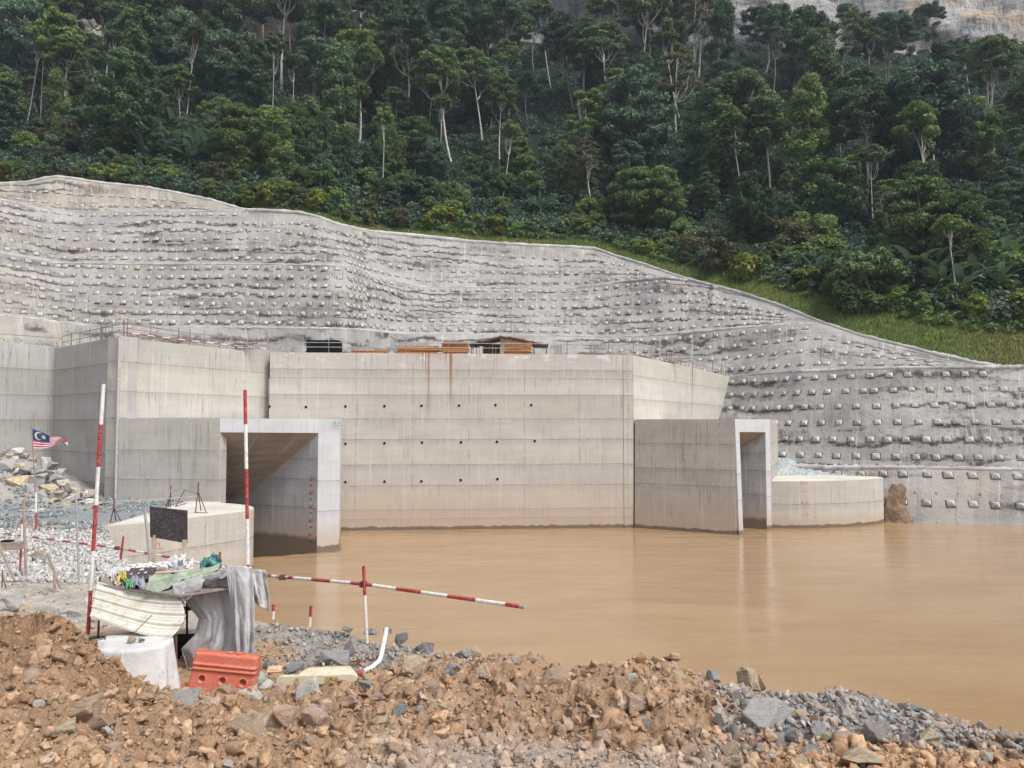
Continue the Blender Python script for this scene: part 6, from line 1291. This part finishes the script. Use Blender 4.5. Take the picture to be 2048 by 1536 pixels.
# ---------------------------------------------------------------- red water-filled barrier
def barrier(loc, rz, tilt):
    r = root('traffic_barrier', loc, 'muddy red plastic road barrier with three round hollows standing in front of the grey cloth', 'barrier')
    t = NT('red_plastic', .5, .4); o = t.obj(); sx = t.n('SeparateXYZ'); t.put(sx.inputs[0], o)
    c = t.mix(t.rng(t.noise(o, 3, 5), .35, .65), (.50, .085, .055), (.58, .14, .09))
    lo = t.ma('ADD', t.rng(sx.outputs[2], .36, .72, .9, .12), t.ma('MULTIPLY', t.ma('SUBTRACT', t.noise(o, 4, 5, .7), .5), .9))
    c = t.mix(t.ma('MULTIPLY', t.rng(t.noise(o, 22, 6, .8), .42, .58), t.rng(lo, .2, .9, .35, .95)), c, (.46, .30, .20))
    c = t.mix(t.rng(t.ma('ADD', sx.outputs[2], t.ma('MULTIPLY', t.noise(t.scl(o, (6, 6, 1)), 1, 3), .12)), .46, .50, .6, 0), c, (.66, .27, .24))
    c = t.mix(t.rng(t.noise(t.scl(o, (8, 8, 26)), 1, 3, .6, 2), .62, .66, 0, .6), c, (.52, .36, .26)); t.col(c); t.bump(t.noise(o, 30, 5, .7), .4, .01)
    M = t.m; bm = bmesh.new(); W, n = .48, 40; prof = [(0, .27, .50), (.05, .27, .50), (.30, .25, .49), (.44, .17, .475), (.56, .15, .465), (.70, .125, .455), (.98, .10, .445), (1.0, .085, .435)]
    # front and back built as grids so that the round hollows can be pressed in
    xs = np.linspace(-1, 1, 90); zs = np.concatenate([np.linspace(prof[i][0], prof[i + 1][0], 2 + int((prof[i + 1][0] - prof[i][0]) * 70), endpoint=False) for i in range(len(prof) - 1)] + [[1.0]])
    V, Fc = [], []
    for sg in (-1, 1):
        for z in zs:
            dy = np.interp(z, [p[0] for p in prof], [p[1] for p in prof]); hw = np.interp(z, [p[0] for p in prof], [p[2] for p in prof])
            for x in xs:
                y = sg * dy * (1 - .12 * max(0, abs(x) - .93) / .07); X_ = x * hw
                for zc in (.785, .845): y += sg * .028 * math.exp(-((z - zc) / .016) ** 2)
                for hx in (-.29, .0, .29):
                    d = math.hypot(X_ - hx, z - .645); y -= sg * .075 * float(sst(.048, .036, d)); y += sg * .010 * math.exp(-((d - .055) / .010) ** 2)
                V.append((X_, y, z))
    nx, nz = len(xs), len(zs); g = gridf(nx, nz); Fc = [tuple(f) for f in g] + [tuple(f[::-1] + nx * nz) for f in g]; N = nx * nz
    for j in range(nz - 1): a, b = j * nx, (j + 1) * nx; Fc += [(a, b, b + N, a + N), (a + nx - 1, a + nx - 1 + N, b + nx - 1 + N, b + nx - 1)]
    for i in range(nx - 1): t_ = (nz - 1) * nx + i; Fc.append((t_, t_ + 1, t_ + 1 + N, t_ + N)); Fc.append((i, i + N, i + 1 + N, i + 1))
    Rt = Matrix.Rotation(rz, 3, 'Z') @ Matrix.Rotation(tilt, 3, 'Y'); Rt = np.array(Rt); T = lambda A_: np.asarray(A_) @ Rt.T + np.array(loc)
    mk('barrier_body', T(V), Fc, M, r, smooth=True)
    for x in (-.53, .53): m = MB(); m.box((x, 0, .46 if x < 0 else .36), (.14, .16, .055)); m.tube([(x * 1.06, 0, .44 if x < 0 else .34), (x * 1.06, 0, .49 if x < 0 else .395)], .06, 14); mk('coupling_lug', T(m.V), m.F, M, r)
    for x in (.04, .16): m = MB(); m.tube([(x, 0, .995), (x, 0, 1.02)], .05, 16); mk('filler_cap', T(m.V), m.F, M, r)
    m = MB(); m.box((-.36, 0, 1.005), (.12, .1, .03)); mk('lifting_lug', T(m.V), m.F, M, r)
    return r
barrier(at(438, 1447, 11.3), R(3), R(6.5))
# cream tray-like barrier lying on its side
cb = root('plastic_barrier', at(632, 1370, 11.3), 'dirty cream plastic barrier lying on its side among the stones', 'barrier')
t = NT('cream_plastic', .45, .4); o = t.obj(); c = t.mix(t.rng(t.noise(o, 3, 5), .35, .65), (.62, .55, .38), (.68, .63, .50)); c = t.mix(t.rng(t.noise(o, 7, 6, .7), .54, .64, 0, .7), c, (.45, .33, .18)); t.col(c); MCB = t.m
t = NT('stained_cream_plastic', .5, .3); o = t.obj(); c = t.mix(t.rng(t.noise(o, 8, 5), .45, .62), (.50, .38, .14), (.24, .13, .045)); t.col(c); MST = t.m
D = 11.0; m = MB(); f = [at(593, 1350, D), at(612, 1337, D + .25), at(694, 1334, D + .25), at(708, 1350, D)]; b = [p + (0, .22, -.05) for p in f]; m.add(f + b, [(0, 1, 2, 3), (7, 6, 5, 4), (1, 5, 6, 2), (0, 4, 5, 1), (3, 2, 6, 7)]); m.build('upper_shell', MCB, cb, bevel=.012)
m = MB(); f = [at(584, 1368, D), at(706, 1364, D), at(686, 1392, D + .06), at(620, 1394, D + .06)]; b = [p + (0, .48, 0) for p in f]; m.add(f + b, [(0, 1, 2, 3), (7, 6, 5, 4), (1, 5, 6, 2), (3, 2, 6, 7), (0, 3, 7, 4)]); m.build('lower_shell', MST, cb, bevel=.02)
m = MB(); pts = []
for a in np.linspace(R(90), R(270), 9): pts.append((562 + 10 * math.cos(a), 1362 - 9 * math.sin(a)))
pts += [(640, 1369), (705, 1365)] 
for a in np.linspace(R(-80), R(80), 7): pts.append((704 + 10 * math.cos(a), 1357 - 8 * math.sin(a)))
pts += [(640, 1351)]
f = [at(a, b, D - .06) for a, b in pts]; n = len(f); b = [p + (0, .10, -.01) for p in f]; m.add(f + b, [tuple(range(n)), tuple(range(n, 2 * n))[::-1]] + [(i, i + n, (i + 1) % n + n, (i + 1) % n) for i in range(n)]); m.build('flange', MCB, cb, bevel=.008)
m = MB(); c = at(594, 1360, D - .065); m.tube([c, c + (0, -.006, 0)], .03, 14); m.build('round_hole', MST, cb)
c = at(663, 1358, D - .065); MB().box(c, (.17, .012, .07)).build('grip_recess', MST, cb); c = at(625, 1362, D - .066); MB().tube([c, c + (0, -.01, 0)], .022, 12).build('red_plug', PT['red'], cb)
# bent pipe, small tray, teal sacking, little extras
m = MB(); pts = [at(773, 1257, 12.3), at(768, 1285, 12.05), at(762, 1312, 11.8), at(758, 1322, 11.7), at(745, 1334, 11.5), at(728, 1343, 11.4), at(710, 1350, 11.3)]
m.tube(pts, .034, 10, ms=[1, 1, 1, 1, 1, 0]); tag(m.build('bent_pipe', RW, smooth=True), 'bent white pipe with a red end propped against the bank stones', 'pipe')
m = MB(); c = at(549, 1339, 11.6); m.box(c, (.20, .12, .03), .15, rot=(.5, 0, .15)); m.box(c + (0, -.012, .02), (.14, .07, .012), rot=(.5, 0, .15), m=1); tag(m.build('small_tray', [M_plain('sandy_plastic', (.60, .42, .27), .7), M_plain('sandy_plastic_inside', (.52, .35, .21), .8)], bevel=.005), 'small sand coloured plastic tray on the ground right of the red barrier', 'tray')
for i, (a, b, w_, h_) in enumerate(((520, 1358, 24, 26), (532, 1372, 26, 24), (517, 1382, 26, 22))):
    c = at(a, b, 11.5); bm = bmesh.new(); bmesh.ops.create_icosphere(bm, subdivisions=4, radius=1); V = np.array([v.co for v in bm.verts]); Fc = [[v.index for v in f.verts] for f in bm.faces]; bm.free()
    V = V * (1 + .28 * fbm(V[:, 0] * 1.6 + i * 9, V[:, 1] * 1.6, V[:, 2] * 1.6, 4, 8))[:, None] * (w_ / 2 / F * 11.5, .12, h_ / 2 / F * 11.5)
    tag(mk('sandbag', V + c, Fc, [M_cloth('teal_sack', (.22, .30, .27), (.34, .38, .32), (.36, .28, .2)), M_cloth('grey_green_sack', (.36, .36, .31), (.42, .42, .36), (.34, .26, .19)), M_cloth('aqua_sack', (.16, .34, .32), (.28, .42, .38), (.36, .28, .2))][i], smooth=True), ['dull teal sack beside the right edge of the red barrier', 'greyish sack, rightmost of the three beside the barrier', 'aqua scrap of sacking below the other two sacks'][i], 'sack', 'sacks beside the red barrier')
tag(MB().tube([at(372, 1218, 13.2), at(384, 1216, 13.2)], .04, 8).box(at(364, 1221, 13.1), (.1, .1, .12), m=0).build('red_cylinder', PT['red']), 'small red container in the gap between metal sheet and cloth', 'container')
m = MB()
for i in range(40): c = at(720 + 14 * rr.randn(), 1330 + 8 * rr.randn(), 12.0); m.tube([c, c + rr.randn(3) * (.08, .08, .03)], .007, 4)
tag(m.build('dry_roots', M_plain('red_roots', (.22, .09, .06), .9)), 'tangle of reddish dry roots beside the bent pipe', 'roots', kind='stuff')

# ---------------------------------------------------------------- railings and things on the deck
def railing(name, plan_pts, label, spacing=2.6, hs_=(1.06, .55), band=None, mat=None, start=0, zb=ZT, parent=None, rr_=.03):
    r = root(name, (*plan_pts[0], zb), label, 'railing', 'steel pipe railings along the wall tops'); P = [np.array(p, float) for p in plan_pts]; L = [0]
    for a, b in zip(P[:-1], P[1:]): L.append(L[-1] + np.linalg.norm(b - a))
    def pt(s): return np.array([np.interp(s, L, [p[k] for p in P]) for k in (0, 1)])
    for h in hs_:
        m = MB(); m.tube([(*p, zb + h + .03 * rr.randn()) for p in P], rr_, 6); m.build('rail', mat or PT['steel'], r)
    if band is not None:
        m = MB(); s = 0; k = 0
        while s < L[-1] - .05: e = min(s + .7, L[-1]); m.tube([(*pt(s), zb + band), (*pt(e), zb + band)], rr_ * 1.2, 6, m=k); k = 1 - k; s = e
        m.build('banded_rail', RW, r)
    s = start
    while s <= L[-1]:
        p = pt(s); MB().tube([(*p, zb - .1), (*p, zb + hs_[0] + .15 + .12 * rr.rand())], rr_, 6).build('post', PT['steel'] if rr.rand() < .75 else PT['rust'], r); s += spacing * (.9 + .2 * rr.rand())
    return r
b_ = .45
railing('railing', [plan(119, 63.7), plan(236, 55.0)], 'short rail rising along the grey wing wall to its sharp corner', 2.2)
railing('railing', [plan(-60, 60), plan(0, 61), plan(119, 64)], 'single thin line at the far left wall top', 30, (.95,), mat=PT['steel'])
railing('railing', [plan(243, 55.0), plan(310, 57.8), plan(400, 61.6), plan(538, 67.8)], 'pipe rail with red and white band along the beige wing wall top', 2.4, (1.06, .72), .42)
railing('railing', [plan(250, 56.2), plan(350, 60.6), plan(470, 66)], 'second rail standing behind the banded one on the beige wing', 3.0, (1.2, .45, .3))
railing('railing', [plan(540, 67.0), plan(800, 67.6), plan(1040, 68.2), plan(1262, 69.2)], 'long double pipe rail in front of the timber stacks on the main wall', 3.55, (.98, .53), mat=PT['galv'], start=1.2)
railing('railing', [plan(1268, 69.6), plan(1330, 77.3), plan(1400, 88.2), plan(1460, 101)], 'rail running down the cream right wing wall', 4.4, (1.1, .6), .25)
# scaffold parts beside both ends
def scaffold(px, D, n, label, w_=3, hh=1.0):
    m = MB(); 
    for i in range(n):
        x, y = plan(px + 4 * i * rr.rand(), D + rr.rand() * .8); m.tube([(x, y, ZT), (x, y, ZT + hh * (.8 + .4 * rr.rand()))], .028, 6)
    x, y = plan(px, D); 
    for k in range(n): h = ZT + .1 + hh * rr.rand(); m.tube([(x - .4, y + rr.rand(), h), (x + w_ * rr.rand() + .6, y + rr.rand(), h + .3 * rr.randn() * .3)], .028, 6, m=[0, 1, 1, 1, 2][rr.randint(5)])
    return tag(m.build('scaffold_tubes', [PT['steel'], PT['galv'], PT['rust']]), label, 'scaffold', 'loose scaffold tubes on the deck')
scaffold(196, 57, 6, 'bent grey scaffold tubes just left of the sharp wing corner', 1.6, 1.15); scaffold(468, 64.5, 12, 'tangled scaffold tubes on the beige wing wall top', 2.0, .8); scaffold(1180, 70.5, 9, 'red and grey scaffold tubes at the right end of the deck', 3.0, 1.1); scaffold(1110, 72, 8, 'rusty scaffold frame right of the shed', 1.4, 1.2); scaffold(1330, 78.5, 9, 'low tangle of tubes on the right wing wall', 4, .5)
DG = 'materials stored on the deck above the main wall'
fb = root('formwork_stack', (*plan(647, 69), 15.3), 'black stack of formwork boxes on the deck, left of the timber piles', 'stack', DG)
for i in range(4): x, y = plan(647, 69); MB().box((x + .03 * rr.randn(), y, 15.32 + .165 + i * .325), (2.85, 1.6, .32)).build('formwork_box', PT['dark'], fb, bevel=.015)
x, y = plan(688, 69); MB().box((x, y, 15.45), (.7, .8, .26), .2).box((x + .35, y - .1, 15.37), (.5, .5, .12), .5).build('offcut', PT['black'], fb)
def timber(px0, px1, D, n, h, label, thin=.035, messy=.1, mat='timber'):
    r = root('timber_stack', (*plan((px0 + px1) / 2, D), 15.3), label, 'timber', DG); W_ = (px1 - px0) / F * D; x, y = plan((px0 + px1) / 2, D); k = int(n)
    for i in range(k):
        z = 15.32 + h * (i + .5) / k
        for j in range(2): m = MB().box((x + messy * rr.randn(), y - .5 + j * .55 + .05 * rr.randn(), z), (W_ * (.88 + .14 * rr.rand()), .45, h / k * .78), messy * .12 * rr.randn()); m.build('plank', PT[mat], r)
    return r
timber(700, 778, 69, 4, .42, 'low flat layer of orange planks right of the black stack'); timber(795, 877, 69, 10, .80, 'messy pile of orange brown planks left of the plywood stack', messy=.22)
timber(883, 938, 69, 15, 1.12, 'neat square stack of plywood sheets left of the shed', messy=.03); timber(1008, 1064, 69, 15, 1.08, 'square plywood stack standing in front of the shed', messy=.04)
# the shed
sd_ = root('site_shed', (*plan(1010, 76), 15.3), 'small site shed with a sagging rusty roof on the deck behind the wall', 'shed')
cream = M_plain('shed_cladding', (.52, .46, .36), .7, .2, .2, 3, ((.3, .22, .15), .4)); roofm = M_plain('rusty_roof_sheet', (.10, .07, .06), .8, .2, .5, 2, ((.25, .12, .07), .5))
x0, x1 = plan(1000, 75)[0], plan(1048, 75)[0]; MB().box(((x0 + x1) / 2, 76.2, 16.5), (x1 - x0, 2.4, 2.45)).build('shed_wall', cream, sd_)
x2 = plan(965, 75)[0]; MB().box(((x0 + x2) / 2, 77, 16.2), (x0 - x2, .1, 1.9)).build('back_panel', M_plain('dark_plank', (.15, .10, .07), .9), sd_)
for px in np.linspace(946, 998, 9): x, y = plan(px, 75.4); MB().box((x, y, 16.0), (.07, .07, 1.6 + .4 * rr.rand())).build('slat', PT['wood'] if rr.rand() < .4 else PT['rust'], sd_)
m = MB(); pr_ = [(940, 686), (952, 682), (975, 677), (1001, 670), (1030, 673), (1060, 680), (1095, 687)]
nn_ = 26; V = []
for j in range(12):
    for i in range(nn_):
        px = 938 + (1097 - 938) * i / (nn_ - 1); py = np.interp(px, [p[0] for p in pr_], [p[1] for p in pr_]); D = 74.3 + 4.2 * j / 11; P = at(px, py, 74.6); V.append((P[0], D, P[2] - .1 + .1 * j / 11 + .04 * math.sin(i * 2.6) + .03 * rr.randn()))
o = mk('roof', V, gridf(nn_, 12), roofm, sd_); o.modifiers.new('t', 'SOLIDIFY').thickness = .22
for px in (944, 1092, 1070): x, y = plan(px, 74.8); MB().tube([(x, y, 15.3), (x + .1 * rr.randn(), y, at(px, np.interp(px, [p[0] for p in pr_], [p[1] for p in pr_]), 74.6)[2] + .02)], .05, 6).build('roof_post', PT['rust'], sd_)
m = MB()
for i in range(5): a = at(1040 + 11 * i, 690 + 2 * rr.rand(), 74.7); m.tube([a, a + (.6, .4, .25 + .1 * rr.randn())], .04, 5)
m.build('roof_batten', PT['rust'], sd_)
# wire fence along the crest at the far right
fr_ = root('wire_fence', at(1890, 735, 88), 'thin wire fence on posts along the crest at the far right', 'fence')
P = [at(1896, 706, 88), at(1993, 712, 85.6), at(2052, 722, 84), at(2120, 735, 83)]
for i, p in enumerate(P): MB().tube([p, p - (0, 0, 1.25)], .045, 6).build('post', PT['white'] if i == 0 else PT['rust'], fr_)
for k in (.05, .55): MB().tube([p - (0, 0, k) for p in P], .015, 5).build('wire', PT['steel'], fr_)
# free-standing rod on the middle bench and the drain grille
tag(MB().tube([at(1642, 696, 90.2), at(1642, 741, 90.2)], .035, 6).build('ranging_rod', PT['rust']), 'single thin rod standing on the bench of the right slope', 'rod')

# ================================================================ labels that tell the repeats apart
ORD = 'first second third fourth fifth sixth seventh eighth ninth tenth eleventh twelfth thirteenth fourteenth fifteenth sixteenth seventeenth eighteenth nineteenth twentieth'.split() + ['twenty-' + x for x in 'first second third fourth fifth sixth seventh eighth ninth'.split()] + ['thirtieth'] + ['thirty-' + x for x in 'first second third fourth fifth sixth seventh eighth ninth'.split()]
byl = {}
for o in C.objects:
    if o.parent is None and o.get('label') and not o.get('kind'): byl.setdefault(o['label'], []).append(o)
for l, os_ in byl.items():
    if len(os_) < 2: continue
    os_.sort(key=lambda o: o.location.x / max(1, o.location.y))
    for i, o in enumerate(os_):
        q = l.replace(' on the hillside', ' on hillside').replace('with a pale', 'with pale')
        q = q.replace(', right side', ' on the right').replace(', left side', ' on the left')
        if len(q.split()) > 11: q = q.replace('half sunk in the berm', 'in the berm')
        if len(q.split()) > 12: q = q.replace('small loose', 'loose')
        if len(q.split()) > 13: q = q.replace(' without leaves', '').replace(' with thin pale limbs', '').replace(' wrapped in vines', ' with vines')
        if len(q.split()) > 12: q = q.replace('loose ', '').replace('small ', '')
        o['label'] = (ORD[i] if i < len(ORD) else 'further') + ' ' + q + ', from left'

# ================================================================ humid air
hz = MB().box((0, 127, 135.5), (880, 435, 280)).build('haze', [])
t = bpy.data.materials.new('haze_air'); t.use_nodes = True; n_ = t.node_tree; n_.nodes.clear(); vo = n_.nodes.new('ShaderNodeVolumePrincipled'); ou = n_.nodes.new('ShaderNodeOutputMaterial'); n_.links.new(vo.outputs[0], ou.inputs['Volume'])
vo.inputs['Color'].default_value = (.72, .84, 1, 1); vo.inputs['Density'].default_value = .00022; vo.inputs['Anisotropy'].default_value = .2
hz.data.materials.append(t); tag(hz, kind='stuff')
